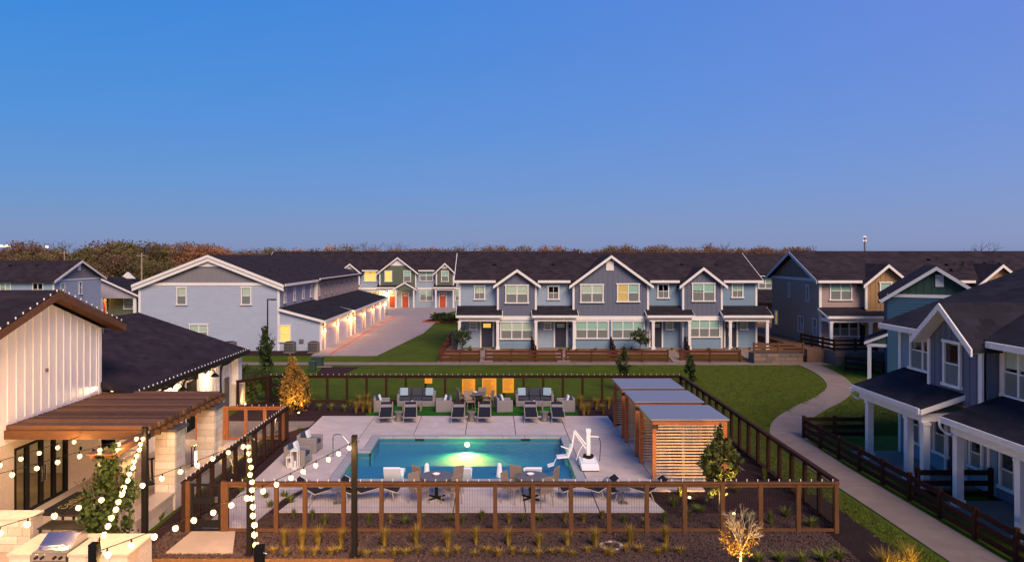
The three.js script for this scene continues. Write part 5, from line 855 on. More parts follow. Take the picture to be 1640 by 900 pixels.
function leaves(n, rad, size, seed, clumps = 0, shape = null) { // leaf-sized faces through a volume; colour varies leaf by leaf
  const r = rng(seed), pos = [], col = [], nor = [], cs = [];
  for (let i = 0; i < clumps; i++) { let p; do p = [r() * 2 - 1, r() * 2 - 1, r() * 2 - 1]; while (Math.hypot(...p) > 1 || Math.hypot(...p) < 0.35); cs.push(p); }
  const e = new THREE.Euler(), q = new THREE.Quaternion(), v = new THREE.Vector3();
  for (let i = 0; i < n; i++) {
    let p; if (clumps) { const c = cs[Math.floor(r() * clumps)], s = 0.3; p = [c[0] + (r() + r() + r() - 1.5) * s, c[1] + (r() + r() + r() - 1.5) * s, c[2] + (r() + r() + r() - 1.5) * s]; } else do p = [r() * 2 - 1, r() * 2 - 1, r() * 2 - 1]; while (Math.hypot(...p) > 1);
    if (shape) { const k = shape(p[1]); p = [p[0] * k, p[1], p[2] * k]; }
    const C = [p[0] * rad[0], p[1] * rad[1], p[2] * rad[2]], s = size * (0.6 + 0.8 * r()); e.set(r() * 6.3, r() * 6.3, r() * 6.3); q.setFromEuler(e);
    const k = 0.55 + 0.8 * r(), t = 0.9 + 0.2 * r(), add = (x, y) => { v.set(x * s, y * s, 0).applyQuaternion(q); pos.push(C[0] + v.x, C[1] + v.y, C[2] + v.z); col.push(k * t, k, k * (2 - t)); };
    add(-0.5, -0.15); add(0, -0.42); add(0.5, 0.1); add(-0.5, -0.15); add(0.5, 0.1); add(0, 0.42);
  }
  const g = new THREE.BufferGeometry(); g.setAttribute('position', new THREE.Float32BufferAttribute(pos, 3)); g.setAttribute('color', new THREE.Float32BufferAttribute(col, 3)); g.setAttribute('uv', new THREE.Float32BufferAttribute(new Float32Array(pos.length / 3 * 2), 2)); g.computeVertexNormals(); g.userData.fin = true; return g;
}
function branches(seed, o) { // recursive tapered limbs; returns wood pieces and the tips
  const { len = 1, rad = 0.04, depth = 4, spread = 0.7, up = 0.25, kids = 3, shrink = 0.72 } = o, r = rng(seed), g = [], tips = [];
  const go = (a, dir, L, R, k) => {
    const b = a.clone().addScaledVector(dir, L); g.push(bar(a.toArray(), b.toArray(), R, R * 0.65, k > depth - 2 ? 6 : 4)); if (k <= 0) { tips.push(b); return; }
    for (let i = 0; i < kids; i++) { const d = dir.clone().multiplyScalar(0.75).add(new THREE.Vector3(r() * 2 - 1, up + (r() * 2 - 1) * 0.6, r() * 2 - 1).multiplyScalar(spread)).normalize(); go(a.clone().lerp(b, 0.65 + 0.35 * r()), d, L * shrink * (0.8 + 0.4 * r()), R * 0.6, k - 1); }
  };
  go(new THREE.Vector3(0, 0, 0), new THREE.Vector3(0.04, 1, 0.02).normalize(), len, rad, depth); return [g, tips];
}
loungeSet(667, 'beside the dry grasses', 'armchairs of the lounge set by the dry grasses'); loungeSet(856, 'beside the orange notices', 'armchairs of the lounge set by the orange notices');
{
  const p1 = P(478, 742, DK), p2 = P(497, 722, DK);
  clubChair('grey wicker armchair with white pillow beside the lanterns', null, p1, Math.PI / 2 - 0.1); clubChair('grey wicker armchair with white pillow farther from the lanterns', null, p2, Math.PI / 2 - 0.1);
  const ln = (label, u, v, w, hh) => { const l = thing('garden_lantern', label, 'lantern', P(u, v, DK)); for (const [a, b] of [[-1, -1], [1, -1], [-1, 1], [1, 1]]) mesh('corner_post', box(0.03, hh, 0.03, a * w / 2, hh / 2, b * w / 2), mat.trim, l); mesh('base', box(w + 0.03, 0.04, w + 0.03, 0, 0.02, 0), mat.trim, l); mesh('lid', box(w + 0.04, 0.04, w + 0.04, 0, hh + 0.02, 0), mat.trim, l); mesh('ring', new THREE.TorusGeometry(0.05, 0.01, 6, 14).translate(0, hh + 0.08, 0), mat.trim, l); mesh('candle', cyl(0.05, 0.05, hh * 0.35, 0, 0.04, 0), mat.pillowWhite, l); };
  ln('tall white lantern standing by the wicker armchair', 472, 750, 0.24, 0.66); ln('short white lantern beside the tall one', 464, 748, 0.2, 0.36);
  const hr = thing('pool_handrail', 'curved steel handrail at the pool steps', 'handrail', P(533, 731, DK)); const b = P(566, 722, 0);
  mesh('rail', tube([[0, 0, 0], [0, 0.6, 0], [0.02, 0.82, 0], [0.14, 0.88, 0.02], [0.32, 0.86, 0.05], [0.75, 0.4, 0.2], [0.86, -0.12, 0.26]], 0.024, 40, 8), mat.steel, hr); mesh('flange', cyl(0.06, 0.06, 0.02, 0, 0, 0), mat.steel, hr);
}
function diningChair(label, group, pos, ry) {
  const c = thing('dining_chair', label, 'chair', pos, ry, group), w = 0.46;
  mesh('seat', rbox(w, 0.05, 0.46, 0.02, 0, 0.44, 0), mat.wickerTan, c); const bk = rbox(w, 0.48, 0.035, 0.015, 0, 0.72, -0.24, -0.12); mesh('backrest', bk, mat.wickerTan, c);
  for (const [a, b] of [[-1, -1], [1, -1], [-1, 1], [1, 1]]) mesh('leg', bar([a * 0.2, 0.43, b * 0.2], [a * 0.23, 0, b * 0.25], 0.018, 0.014), mat.wickerTan, c);
  for (const a of [-1, 1]) mesh('armrest', tube([[a * 0.22, 0.64, -0.22], [a * 0.25, 0.65, 0.05], [a * 0.23, 0.46, 0.19]], 0.018, 14), mat.wickerTan, c); return c;
}
function diningSet(u, v, y, label, n, grp, turn = 0.4) {
  const p = P(u, v, y), t = thing('dining_table', 'round grey dining table ' + label, 'table', p);
  mesh('top', cyl(0.55, 0.55, 0.03, 0, 0.71, 0, 32), mat.greyMetal, t); mesh('pedestal', cyl(0.06, 0.05, 0.7, 0, 0.01, 0, 14), mat.black, t); mesh('foot', [box(0.7, 0.03, 0.08, 0, 0.02, 0, 0.78), box(0.7, 0.03, 0.08, 0, 0.021, 0, -0.78)], mat.black, t);
  const bowl = thing('table_bowl', 'small white bowl on the round table ' + label, 'bowl', [p[0], p[1] + 0.741, p[2]]); mesh('bowl', new THREE.LatheGeometry([[0.02, 0], [0.08, 0.005], [0.13, 0.07], [0.12, 0.07], [0.07, 0.015], [0.01, 0.012]].map(q => new THREE.Vector2(...q)), 18), mat.plastic, bowl);
  let c0; for (let i = 0; i < n; i++) { const a = turn + i * 2 * Math.PI / n, q = [p[0] + Math.sin(a) * 0.74, p[1], p[2] + Math.cos(a) * 0.74]; c0 = c0 ? copy(c0, q, a + Math.PI) : diningChair('woven tan chair at the round table ' + label, grp, q, a + Math.PI); }
}
diningSet(699, 798, DK, 'behind the near fence towards the entry', 4, 'chairs of the near table by the entry', 0.78); diningSet(850, 798, DK, 'behind the near fence towards the pool lift', 4, 'chairs of the near table by the pool lift', 0.5); diningSet(761, 652, 0.046, 'on the turf before the orange notices', 4, 'chairs of the far table on the turf', 1.2);
{ // ledge loungers and bubblers in the shallow water
  const mk = u => { const c = thing('ledge_lounger', 'white plastic lounger standing in the shallow pool ledge', 'lounge chair', [gx(u, 26.2), -0.198, -26.25], Math.PI, 'white loungers on the pool ledge'); const pr = [[-0.7, 0.62], [-0.62, 0.66], [-0.3, 0.2], [0.15, 0.12], [0.5, 0.3], [0.85, 0.2], [0.85, 0.1], [0.5, 0.12], [0.15, 0.0], [-0.3, 0.0], [-0.42, 0.06]]; mesh('shell', extX(pr, -0.3, 0.3), mat.plasticSeat, c); mesh('headrest', rbox(0.4, 0.14, 0.08, 0.03, 0, 0.56, -0.52, 0.6), mat.plastic, c); };
  [631, 742, 853].forEach(mk);
  [683, 800].forEach(u => { const b = thing('bubbler', 'white bubbler cone rising from the pool ledge', 'fountain', [gx(u, 26.6), -0.198, -26.7], 0, 'bubblers of the pool ledge'); mesh('cone', new THREE.LatheGeometry([[0.0, 0.5], [0.05, 0.49], [0.08, 0.42], [0.09, 0.3], [0.12, 0.1], [0.14, 0]].map(p => new THREE.Vector2(...p)), 18), mat.plastic, b); });
  // pool lift
  const l = thing('pool_lift', 'white pool lift chair with folded arm on the deck corner', 'pool lift', [gx(943, 26.9), DK, -26.9]);
  mesh('base', [extX([[0.55, 0.06], [0.55, 0.12], [0.3, 0.24], [-0.45, 0.3], [-0.45, 0.06]], -0.32, 0.32)], mat.plastic, l); mesh('ballast_panel', box(0.46, 0.02, 0.5, 0, 0.26, 0.1, 0, 0.28), mat.plasticSeat, l); for (const [x, z] of [[-0.28, 0.45], [0.28, 0.45], [-0.28, -0.35], [0.28, -0.35]]) mesh('wheel', (() => { const g = new THREE.CylinderGeometry(0.07, 0.07, 0.05, 14); g.rotateZ(Math.PI / 2); g.translate(x, 0.07, z); return g; })(), mat.black, l);
  mesh('collar', cyl(0.2, 0.2, 0.12, 0.02, 0.3, -0.25, 18), mat.black, l); mesh('mast', [box(0.14, 1.0, 0.14, 0.02, 0.85, -0.25), box(0.18, 0.14, 0.16, 0.02, 1.34, -0.25)], mat.plastic, l);
  mesh('boom', [bar([0.0, 0.55, -0.25], [-0.52, 1.28, -0.2], 0.035), bar([-0.05, 0.78, -0.25], [-0.5, 1.36, -0.2], 0.035)], mat.plastic, l); mesh('hanger', bar([-0.51, 1.34, -0.2], [-0.64, 0.62, -0.1], 0.035), mat.plastic, l);
  mesh('seat_back', rbox(0.09, 0.48, 0.42, 0.03, -0.72, 0.62, -0.05, 0, 0, -0.35), mat.plasticSeat, l); mesh('seat_pan', rbox(0.42, 0.06, 0.42, 0.02, -0.98, 0.42, -0.05, 0, 0, 0.1), mat.plastic, l); mesh('footrest', [bar([-1.18, 0.4, -0.05], [-1.32, 0.12, -0.05], 0.02), box(0.24, 0.03, 0.34, -1.42, 0.1, -0.05, 0, 0, 0.3)], mat.plastic, l); mesh('armrest', bar([-0.72, 0.72, 0.12], [-1.05, 0.84, 0.12], 0.028), mat.plastic, l);
  mesh('control_arm', [bar([0.08, 1.12, -0.25], [0.42, 1.1, -0.22], 0.025)], mat.plastic, l); mesh('cable', tube([[0.42, 1.1, -0.22], [0.47, 0.9, -0.2], [0.46, 0.5, -0.2], [0.44, 0.2, -0.2]], 0.014, 20), mat.black, l); mesh('hose', tube([[-0.2, 0.8, -0.2], [-0.36, 0.55, -0.1], [-0.46, 0.3, 0]], 0.014, 16), mat.plastic, l);
}

// ---------------------------------------------------------------- low fences and walls on the right
{
  const pts = []; for (let z = -31.5; z <= -9; z += 1.6) pts.push([13.65, 0.0, z]);
  boardFence('dark low board fence along the path before the white porches', pts, { m: mat.darkWood, h: 0.85, step: 1.6 }); boardFence('dark low fence running from the path to the slate house beyond the first porch', [[13.7, 0, -31.6], [16.4, 0, -31.6]], { m: mat.darkWood, h: 0.9, step: 1.4 }); boardFence('dark low fence dividing the two white porches', [[14.0, 0, -23.65], [16.4, 0, -23.65]], { m: mat.darkWood, h: 0.95, step: 1.2 });
  const sw = (label, x0, x1, z0, z1, y1, seed) => { const w = thing('retaining_wall', label, 'wall'), r = rng(seed); mesh('core', bx(x0, x1, 0, y1, z0 + 0.02, z1 - 0.03), mat.wallStone2, w); const ms = [mat.wallStone, mat.wallStone2, mat.wallStone3], n = Math.round(y1 / 0.3); for (let i = 0; i < n; i++) { let a = x0; while (a < x1 - 0.05) { let b = a + 0.45 + 0.5 * r(); if (x1 - b < 0.3) b = x1; mesh('stone', bx(a + 0.012, b - 0.012, y1 * i / n + 0.01, y1 * (i + 1) / n - 0.01, z1 - 0.05, z1 + 0.02 * r()), ms[Math.floor(r() * 3)], w); a = b; } } };
  sw('short stone retaining wall under the orange board fence', gx(1210, 53), gx(1289, 53), -54.4, -53.2, 0.75, 3); sw('stone retaining wall beneath the dark fence of the taupe row', gx(1335, 52.6), 33, -54.2, -52.2, 1.0, 8);
  boardFence('orange brown board fence on top of the short retaining wall', [[gx(1209, 53.4), 0.76, -53.5], [gx(1288, 53.4), 0.76, -53.5]], { m: mat.cedar, h: 0.75, step: 1.9 });
  boardFence('dark fence on the retaining wall before the taupe porch', [[gx(1284, 57), 1.0, -57], [gx(1337, 52.8), 1.0, -52.8], [gx(1405, 52.8), 1.0, -52.8]], { m: mat.darkWood, h: 0.85, step: 1.3 });
  boardFence('dark fence stepping down beside the teal house', [[gx(1362, 49.6), 0, -50.2], [gx(1400, 49), 0, -49], [gx(1422, 47), 0, -47.5]], { m: mat.darkWood, h: 0.95, step: 1.4 });
}

// ---------------------------------------------------------------- planting
function tuftGeo(n, hgt, spread, wid, seed) { // arching blades from one crown
  const r = rng(seed), pos = [], col = [];
  for (let i = 0; i < n; i++) {
    const a = r() * 6.283, l = hgt * (0.6 + 0.5 * r()), o = spread * (0.2 + 0.9 * r()), bx0 = Math.cos(a) * 0.05 * r(), bz0 = Math.sin(a) * 0.05 * r(), px = -Math.sin(a) * wid / 2, pz = Math.cos(a) * wid / 2, k = 0.6 + 0.7 * r(), t = 0.9 + 0.25 * r();
    const at = q => [bx0 + Math.cos(a) * o * q * q, l * (q - 0.18 * q * q * q), bz0 + Math.sin(a) * o * q * q], A = at(0), B = at(0.55), C = at(1);
    const v = (p, s) => { pos.push(p[0] + px * s, p[1], p[2] + pz * s); col.push(k * t, k, k * 0.8); };
    v(A, -1); v(A, 1); v(B, 0.8); v(A, -1); v(B, 0.8); v(B, -0.8); v(B, -0.8); v(B, 0.8); v(C, 0);
  }
  const g = new THREE.BufferGeometry(); g.setAttribute('position', new THREE.Float32BufferAttribute(pos, 3)); g.setAttribute('color', new THREE.Float32BufferAttribute(col, 3)); g.setAttribute('uv', new THREE.Float32BufferAttribute(new Float32Array(pos.length / 3 * 2), 2)); g.computeVertexNormals(); g.userData.fin = true; return g;
}
const tuft = (geo, m) => { const o = new THREE.Mesh(geo, m); o.castShadow = o.receiveShadow = true; return o; };
const variants = { tall: [1, 2, 3].map(s => tuftGeo(150, 0.55, 0.16, 0.014, s)), small: [4, 5, 6].map(s => tuftGeo(80, 0.2, 0.16, 0.014, s)), feather: [7, 8].map(s => tuftGeo(220, 0.8, 0.35, 0.016, s)), lily: [9, 10].map(s => tuftGeo(70, 0.4, 0.34, 0.028, s)) };
function plantTuft(kind, m, label, group, pos, s = 1, category = 'ornamental grass') { const v = variants[kind], o = tuft(v[Math.floor(R0() * v.length)], m); o.name = numbered({ tall: 'upright_grass', small: 'sedge_tuft', feather: 'feather_grass', lily: 'strap_leaf_plant' }[kind]); tag(o, label, category, group); o.position.set(...pos); o.rotation.y = rr(0, 6.28); o.scale.set(s * rr(0.85, 1.2), s * rr(0.8, 1.2), s * rr(0.85, 1.2)); scene.add(o); }
{
  for (const u of [458, 480, 510, 545, 612, 664, 717, 764, 812, 862, 912, 958, 1012, 1071]) { const p = P(u + rr(-4, 4), 876 + rr(-3, 3)); plantTuft('tall', leafMat.strawGrass, 'upright straw coloured grass in the front row before the near fence', 'upright grasses before the near fence', p, 1.15); }
  for (let u = 440; u < 1110; u += 21) { const p = P(u + rr(-6, 6), 888 + rr(-3, 4)); plantTuft('small', leafMat.strawGrass, 'tiny straw tuft along the front edge of the mulch bed', 'tiny tufts along the bed edge', p, 1.25); }
  for (const u of [470, 500, 520, 566, 590, 625, 648, 676, 720, 742, 772, 815, 838, 864, 905, 935, 965, 1000, 1035]) { const p = P(u, 838 + rr(-5, 4)); plantTuft(u % 3 ? 'tall' : 'lily', u % 2 ? leafMat.strawGrass : leafMat.greenGrass, u % 3 ? 'upright grass between the near fence and the deck' : 'green strap leaf plant between the near fence and the deck', u % 3 ? 'grasses between fence and deck' : 'strap leaf plants between fence and deck', p, 0.75, u % 3 ? 'ornamental grass' : 'plant'); }
  for (const [u, v] of [[511, 657], [530, 658], [551, 659], [560, 650], [586, 655]]) plantTuft('lily', leafMat.greenGrass, 'bright strap leaf plant in the bed by the uplit tree', 'strap leaf plants by the uplit tree', P(u, v), 1.1, 'plant');
  for (const [u, v] of [[570, 662], [581, 660], [592, 663], [600, 655], [575, 650], [588, 646]]) plantTuft('feather', leafMat.strawGrass, 'dry feathery grass clump beside the lounge set', 'dry grasses beside the lounge set', P(u, v), 0.9);
  for (const [u, v] of [[918, 660], [930, 655], [942, 663], [955, 657], [966, 664], [935, 668], [975, 655]]) plantTuft('feather', leafMat.strawGrass, 'dry feathery grass clump by the far cabana', 'dry grasses by the far cabana', P(u, v), 0.95);
  for (const [u, v] of [[1080, 812], [1100, 830], [1065, 840], [1120, 822], [1200, 838], [1235, 842], [1260, 830], [1300, 846], [1090, 795], [1180, 790], [1225, 770]]) plantTuft(u % 2 ? 'tall' : 'lily', leafMat.greenGrass, u % 2 ? 'dim upright grass in the dark bed below the magnolia' : 'dim strap leaf plant in the dark bed below the magnolia', u % 2 ? 'dim grasses below the magnolia' : 'dim strap leaf plants below the magnolia', P(u, v), 0.9, 'plant');
  for (const [u, v] of [[1215, 905], [1250, 903], [1285, 906], [1320, 902], [1190, 900], [1345, 898]]) plantTuft('lily', leafMat.greenGrass, 'leafy plant at the foot of the bare uplit tree', 'plants at the foot of the bare tree', P(u, v), 1, 'plant');
  for (const [u, v] of [[1420, 925], [1445, 928], [1460, 924]]) plantTuft('feather', leafMat.strawGrass, 'tall dry grass lit golden beside the path verge', 'golden grasses beside the path verge', P(u, v), 1.15);
  for (const [u, v] of [[270, 820], [285, 800], [255, 835], [300, 790], [395, 775], [385, 790], [425, 800], [432, 815], [455, 798], [465, 808]]) plantTuft('lily', leafMat.greenGrass, 'green strap leaf plant along the seat wall and entry', 'strap leaf plants along the seat wall', P(u, v), 0.8, 'plant');
  for (const [u, v] of [[430, 705], [440, 695], [420, 715], [410, 735], [400, 745], [450, 690], [480, 690]]) plantTuft('small', leafMat.greenGrass, 'small plant beside the patio side fence', 'small plants beside the patio side fence', P(u, v), 1.3, 'plant');
  // shrubs in the yards
  for (let i = 0; i < 36; i++) { const x = rr(-2.4, 22), z = rr(-58.0, -56.6); plantTuft('lily', leafMat.greenGrass, 'small shrub in the bare yards of the blue row', 'yard shrubs of the blue row', [x, 0.5 - Math.max(0, (-z - 58) * -0.1216), z], 0.8, 'shrub'); }
  // rock ring in the front bed
  const rp = P(980, 876), rg = thing('drain_ring', 'ring of pale river stones round a dark drain in the front bed', 'drain', rp); mesh('drain_cover', cyl(0.2, 0.2, 0.03, 0, 0, 0, 16), mat.black, rg); const r = rng(3); for (let i = 0; i < 16; i++) { const a = i / 16 * 6.283, g = new THREE.IcosahedronGeometry(0.035 + 0.03 * r(), 1); g.scale(1.2, 0.7, 1); g.translate(Math.cos(a) * 0.3 * (0.9 + 0.2 * r()), 0.03, Math.sin(a) * 0.26); mesh('river_stone', g, i % 3 ? mat.wallStone : mat.mortar, rg); }
}
const upSpot = (label, pos, aim, I, col = [1, 0.6, 0.2], ang = 0.9) => { const s = thing('uplight', label, 'lamp', pos); mesh('housing', [cyl(0.05, 0.06, 0.16, 0, 0, 0)], mat.black, s); mesh('lens', new THREE.SphereGeometry(0.05, 10, 8).translate(0, 0.175, 0), mat.glow, s); const l = new THREE.SpotLight(lin(...col), I, 0, ang, 0.6, 2); l.position.set(0, 0.24, 0); l.target.position.set(aim[0] - pos[0], aim[1] - pos[1], aim[2] - pos[2]); l.castShadow = true; s.add(l, l.target); };
function leafyTree(name, label, pos, o) {
  const t = thing(name, label, o.shrub ? 'shrub' : 'tree', pos, o.ry || 0); const [g] = branches(o.seed, { len: o.h * 0.5, rad: o.rad || 0.04, depth: 3, spread: 0.5, up: 0.5, kids: 4, shrink: 0.55 }); mesh('trunk', g, o.bark || mat.bark, t);
  const c = mesh('crown', leaves(o.n, [o.w, o.h * (1 - o.clear) / 2, o.w], o.leaf, o.seed + 1, o.clumps || 26, o.shape), o.m, t); c.position.y = o.h * (o.clear + (1 - o.clear) / 2); return t;
}
const coneShape = y => 0.7 - 0.2 * y + 0.2 * Math.sin(y * 6 + 0.5);
{
  const pm = [7.05, 0.014, -22.4];
  leafyTree('magnolia_tree', 'young magnolia in front of the lit cabana slats', pm, { h: 2.75, w: 0.62, n: 1500, leaf: 0.17, clear: 0.08, seed: 27, clumps: 17, m: leafMat.magnolia, shape: y => 0.72 - 0.12 * y + 0.22 * Math.sin(y * 5 + 1) });
  upSpot('glowing uplight at the foot of the magnolia', [7.3, 0.014, -21.75], [7.0, 1.4, -22.5], 14, [1, 0.58, 0.2], 1.0); upSpot('small uplight on the ground before the cabana slats', [6.35, 0.014, -23.2], [6.6, 1.2, -25.3], 6, [1, 0.52, 0.16], 1.1);
  leafyTree('uplit_tree', 'small tree glowing gold by an uplight beside the far gate', [gx(470, 36.8), 0.014, -36.8], { h: 2.6, w: 0.98, n: 4200, leaf: 0.11, clear: 0.05, seed: 33, clumps: 46, m: leafMat.gold, shape: y => 0.95 - 0.25 * (y + 1) });
  upSpot('uplight at the foot of the golden tree', [gx(480, 36), 0.014, -35.75], [gx(470, 36.8), 1.5, -36.9], 6);
  leafyTree('evergreen_shrub', 'bushy evergreen shrub behind the grill counter', [gx(176, 19.1), 0.035, -19.0], { h: 2.75, w: 0.74, n: 4200, leaf: 0.13, clear: 0.02, seed: 47, clumps: 46, m: leafMat.green, shrub: true, shape: y => 0.8 - 0.24 * y + 0.16 * Math.sin(y * 4) });
  leafyTree('young_oak', 'slim young evergreen tree beside the lamp post', [gx(425, 48), 0, -48], { h: 3.1, w: 0.62, n: 2200, leaf: 0.15, clear: 0.12, seed: 55, clumps: 30, m: leafMat.green, shape: coneShape });
  for (const [u, d, i] of [[385, 39.8, 0], [405, 39.3, 1], [372, 40.2, 2]]) leafyTree('hedge_shrub', 'dense green shrub at the corner of the white wing', [gx(u, d), 0, -d], { h: 1.9, w: 0.7, n: 1500, leaf: 0.11, clear: 0.02, seed: 60 + i, m: leafMat.green, shrub: true }).userData.group = 'shrubs at the corner of the wing';
  upSpot('uplight among the shrubs at the wing corner', [gx(392, 37.9), 0, -37.9], [gx(392, 40), 1.2, -40], 3.5);
  for (const [u, d, i] of [[452, 41.5, 0], [470, 42, 1]]) leafyTree('hedge_shrub', 'low green shrub just outside the far gate', [gx(u, d), 0, -d], { h: 1.2, w: 0.9, n: 1200, leaf: 0.11, clear: 0.02, seed: 70 + i, m: leafMat.green, shrub: true }).userData.group = 'shrubs outside the far gate';
  [[740, 57.2, 2.0, 'small rounded tree in the first blue yard by the driveway lawn'], [1025, 56.6, 1.9, 'thin young tree in the yard of the third blue door']].forEach(([u, d, h, l], i) => leafyTree('yard_tree', l, [gx(u, d), 0.35, -d], { h, w: 0.7, n: 900, leaf: 0.14, clear: 0.3, seed: 80 + i, m: leafMat.green }));
  [[999, 42.5, 'young tree beyond the far fence by the last cabana'], [1105, 44, 'young tree on the lawn behind the cabanas']].forEach(([u, d, l], i) => leafyTree('young_oak', l, [gx(u, d), 0, -d], { h: i ? 1.9 : 2.6, w: 0.5, n: 1100, leaf: 0.13, clear: 0.15, seed: 90 + i, m: leafMat.green, shape: coneShape }));
  for (const [u, v, i] of [[700, 516, 0], [710, 515, 1], [718, 517, 2]]) leafyTree('hedge_shrub', 'dark clipped shrub on the driveway island', P(u, v), { h: 1.1, w: 1.1, n: 700, leaf: 0.2, clear: 0.02, seed: 95 + i, m: leafMat.green, shrub: true }).userData.group = 'shrubs on the driveway island';
  struct('island_kerb', flat([[-8.6, -86], [-4.4, -86], [-4.4, -89.5], [-8, -89.5]], 0.16, 0.12), mat.red); struct('island_bed', flat([[-8.3, -86.25], [-4.6, -86.25], [-4.6, -89.3], [-7.8, -89.3]], 0.175, 0.02), mat.mulch);
  // bare tree with rusty leaves
  const t = thing('bare_tree', 'small pale-trunked bare tree with rusty leaves lit from below', 'tree', [5.95, 0.014, -17.4]);
  mesh('trunk', [bar([0, 0, 0], [0.06, 0.85, 0.02], 0.04, 0.033, 8)], mat.barkPale, t);
  const all = [], tips = []; for (let k = 0; k < 6; k++) { const [g, tp] = branches(300 + k, { len: 0.5, rad: 0.02, depth: 4, spread: 0.62, up: 0.35, kids: 3, shrink: 0.66 }); const a = k / 6 * 6.283, q = new THREE.Quaternion().setFromUnitVectors(new THREE.Vector3(0, 1, 0), new THREE.Vector3(Math.cos(a) * 0.6, 1, Math.sin(a) * 0.6).normalize()); g.forEach(x => { x.applyQuaternion(q); x.translate(0.055, 0.8 + 0.02 * k, 0.02); all.push(x); }); tp.forEach(p => tips.push(p.clone().applyQuaternion(q).add(new THREE.Vector3(0.055, 0.8, 0.02)))); }
  all.forEach(x => { x.translate(-0.055, -0.8, -0.02); x.scale(0.68, 0.92, 0.68); x.translate(0.055, 0.8, 0.02); }); mesh('branches', all, mat.barkPale, t); const lv = mesh('leaf_clusters', leaves(1100, [0.42, 0.3, 0.42], 0.045, 12, 20), leafMat.gold, t); lv.position.set(0.05, 1.1, 0);
  upSpot('uplight hidden below the bare tree', [5.75, 0.014, -16.5], [6.0, 1.4, -17.5], 12); upSpot('uplight below the golden verge grasses', [gx(1440, 17.6), 0.0, -17.1], [gx(1445, 17.9), 0.7, -18], 3);
  // agave-like bare shrub by the seat wall
  const a = thing('bare_shrub', 'pale bare branching shrub beside the far pillar', 'shrub', [-9.6, 0.014, -26.4]); const [g] = branches(77, { len: 0.35, rad: 0.03, depth: 3, spread: 0.8, up: 0.3, kids: 4, shrink: 0.85 }); mesh('branches', g, mat.barkPale, a); upSpot('uplight below the pale bare shrub', [-9.35, 0.014, -25.9], [-9.6, 0.8, -26.4], 2);
}
{ // bollard lamp beside the far deck walk
  const p = P(440, 697), b = thing('bollard_lamp', 'slim lit bollard behind the patio side fence', 'lamp', p); mesh('shaft', cyl(0.05, 0.05, 0.75, 0, 0, 0), mat.greyMetal, b); mesh('head', cyl(0.06, 0.06, 0.12, 0, 0.75, 0), mat.glow, b); mesh('cap', cyl(0.07, 0.06, 0.03, 0, 0.87, 0), mat.black, b); lamp([0.16, 0.8, 0.1], [1, 0.6, 0.25], 1.2, b);
}
// lawn blades and mulch chips: fine ground cover nobody could count
{
  const blade = (() => { const p = [], r = rng(2); for (let i = 0; i < 5; i++) { const a = r() * 6.28, x = (r() - 0.5) * 0.07, z = (r() - 0.5) * 0.07, h = 0.035 + 0.03 * r(), l = 0.02; p.push(x - Math.cos(a) * 0.008, 0, z - Math.sin(a) * 0.008, x + Math.cos(a) * 0.008, 0, z + Math.sin(a) * 0.008, x + Math.sin(a) * l, h, z - Math.cos(a) * l); } const g = new THREE.BufferGeometry(); g.setAttribute('position', new THREE.Float32BufferAttribute(p, 3)); g.computeVertexNormals(); return g; })();
  const inst = (name, label, cat, geo, m, n, pick, sc, seed, cvar) => { const r = rng(seed), o = new THREE.InstancedMesh(geo, m, n), M4 = new THREE.Matrix4(), q = new THREE.Quaternion(), c = new THREE.Color(); for (let i = 0; i < n; i++) { const p = pick(r), s = sc * (0.7 + 0.7 * r()); q.setFromEuler(new THREE.Euler(cvar.tilt * (r() - 0.5), r() * 6.28, cvar.tilt * (r() - 0.5))); M4.compose(new THREE.Vector3(...p), q, new THREE.Vector3(s, s * cvar.y, s)); o.setMatrixAt(i, M4); const k = 0.6 + 0.8 * r(); o.setColorAt(i, c.setRGB(k * (0.85 + 0.3 * r()), k, k * 0.8)); } o.name = numbered(name); o.userData = { kind: 'stuff', label, category: cat }; o.receiveShadow = true; scene.add(o); };
  const pathX = z => { let best = 12.67; if (z < -28) for (let i = 0; i <= 60; i++) { const p = pathC.getPoint(0.3 + 0.7 * i / 60); if (Math.abs(p.z - z) < 0.5) best = p.x; } return best; };
  const cache = {}; const px = z => { const k = Math.round(z * 2); return cache[k] ?? (cache[k] = pathX(k / 2)); };
  inst('lawn_blades', 'short grass blades of the lawns beside the path', 'grass', blade, leafMat.lawnBlade, 150000, r => { for (;;) { const z = -16 - 36.3 * Math.pow(r(), 0.8), x = 10.4 + 16 * r(), c = px(z); if (Math.abs(x - c) < 0.95 + (z < -32 ? 0.25 : 0)) continue; if (z > -32 && x > 13.3) continue; if (z < -32 && x > 24 && z > -50) continue; if (z > -24 && x < 10.9) continue; return [x, 0, z]; } }, 1.3, 9, { tilt: 0.5, y: 1 });
  const chip = new THREE.BoxGeometry(0.06, 0.012, 0.022);
  const cm = M([0.072, 0.042, 0.042], { roughness: 1 });
  inst('mulch_chips', 'loose bark chips strewn over the beds by the near fence', 'mulch', chip, cm, 60000, r => [-9.4 + 19 * r(), 0.02 + 0.02 * r(), -17.5 - 4.7 * r()].map((v, i, a) => i === 0 && a[2] > -18.9 && v < -2.6 ? -2.5 + 11 * ((v + 9.4) / 6.9) : v), 1, 14, { tilt: 0.9, y: 1 });
}

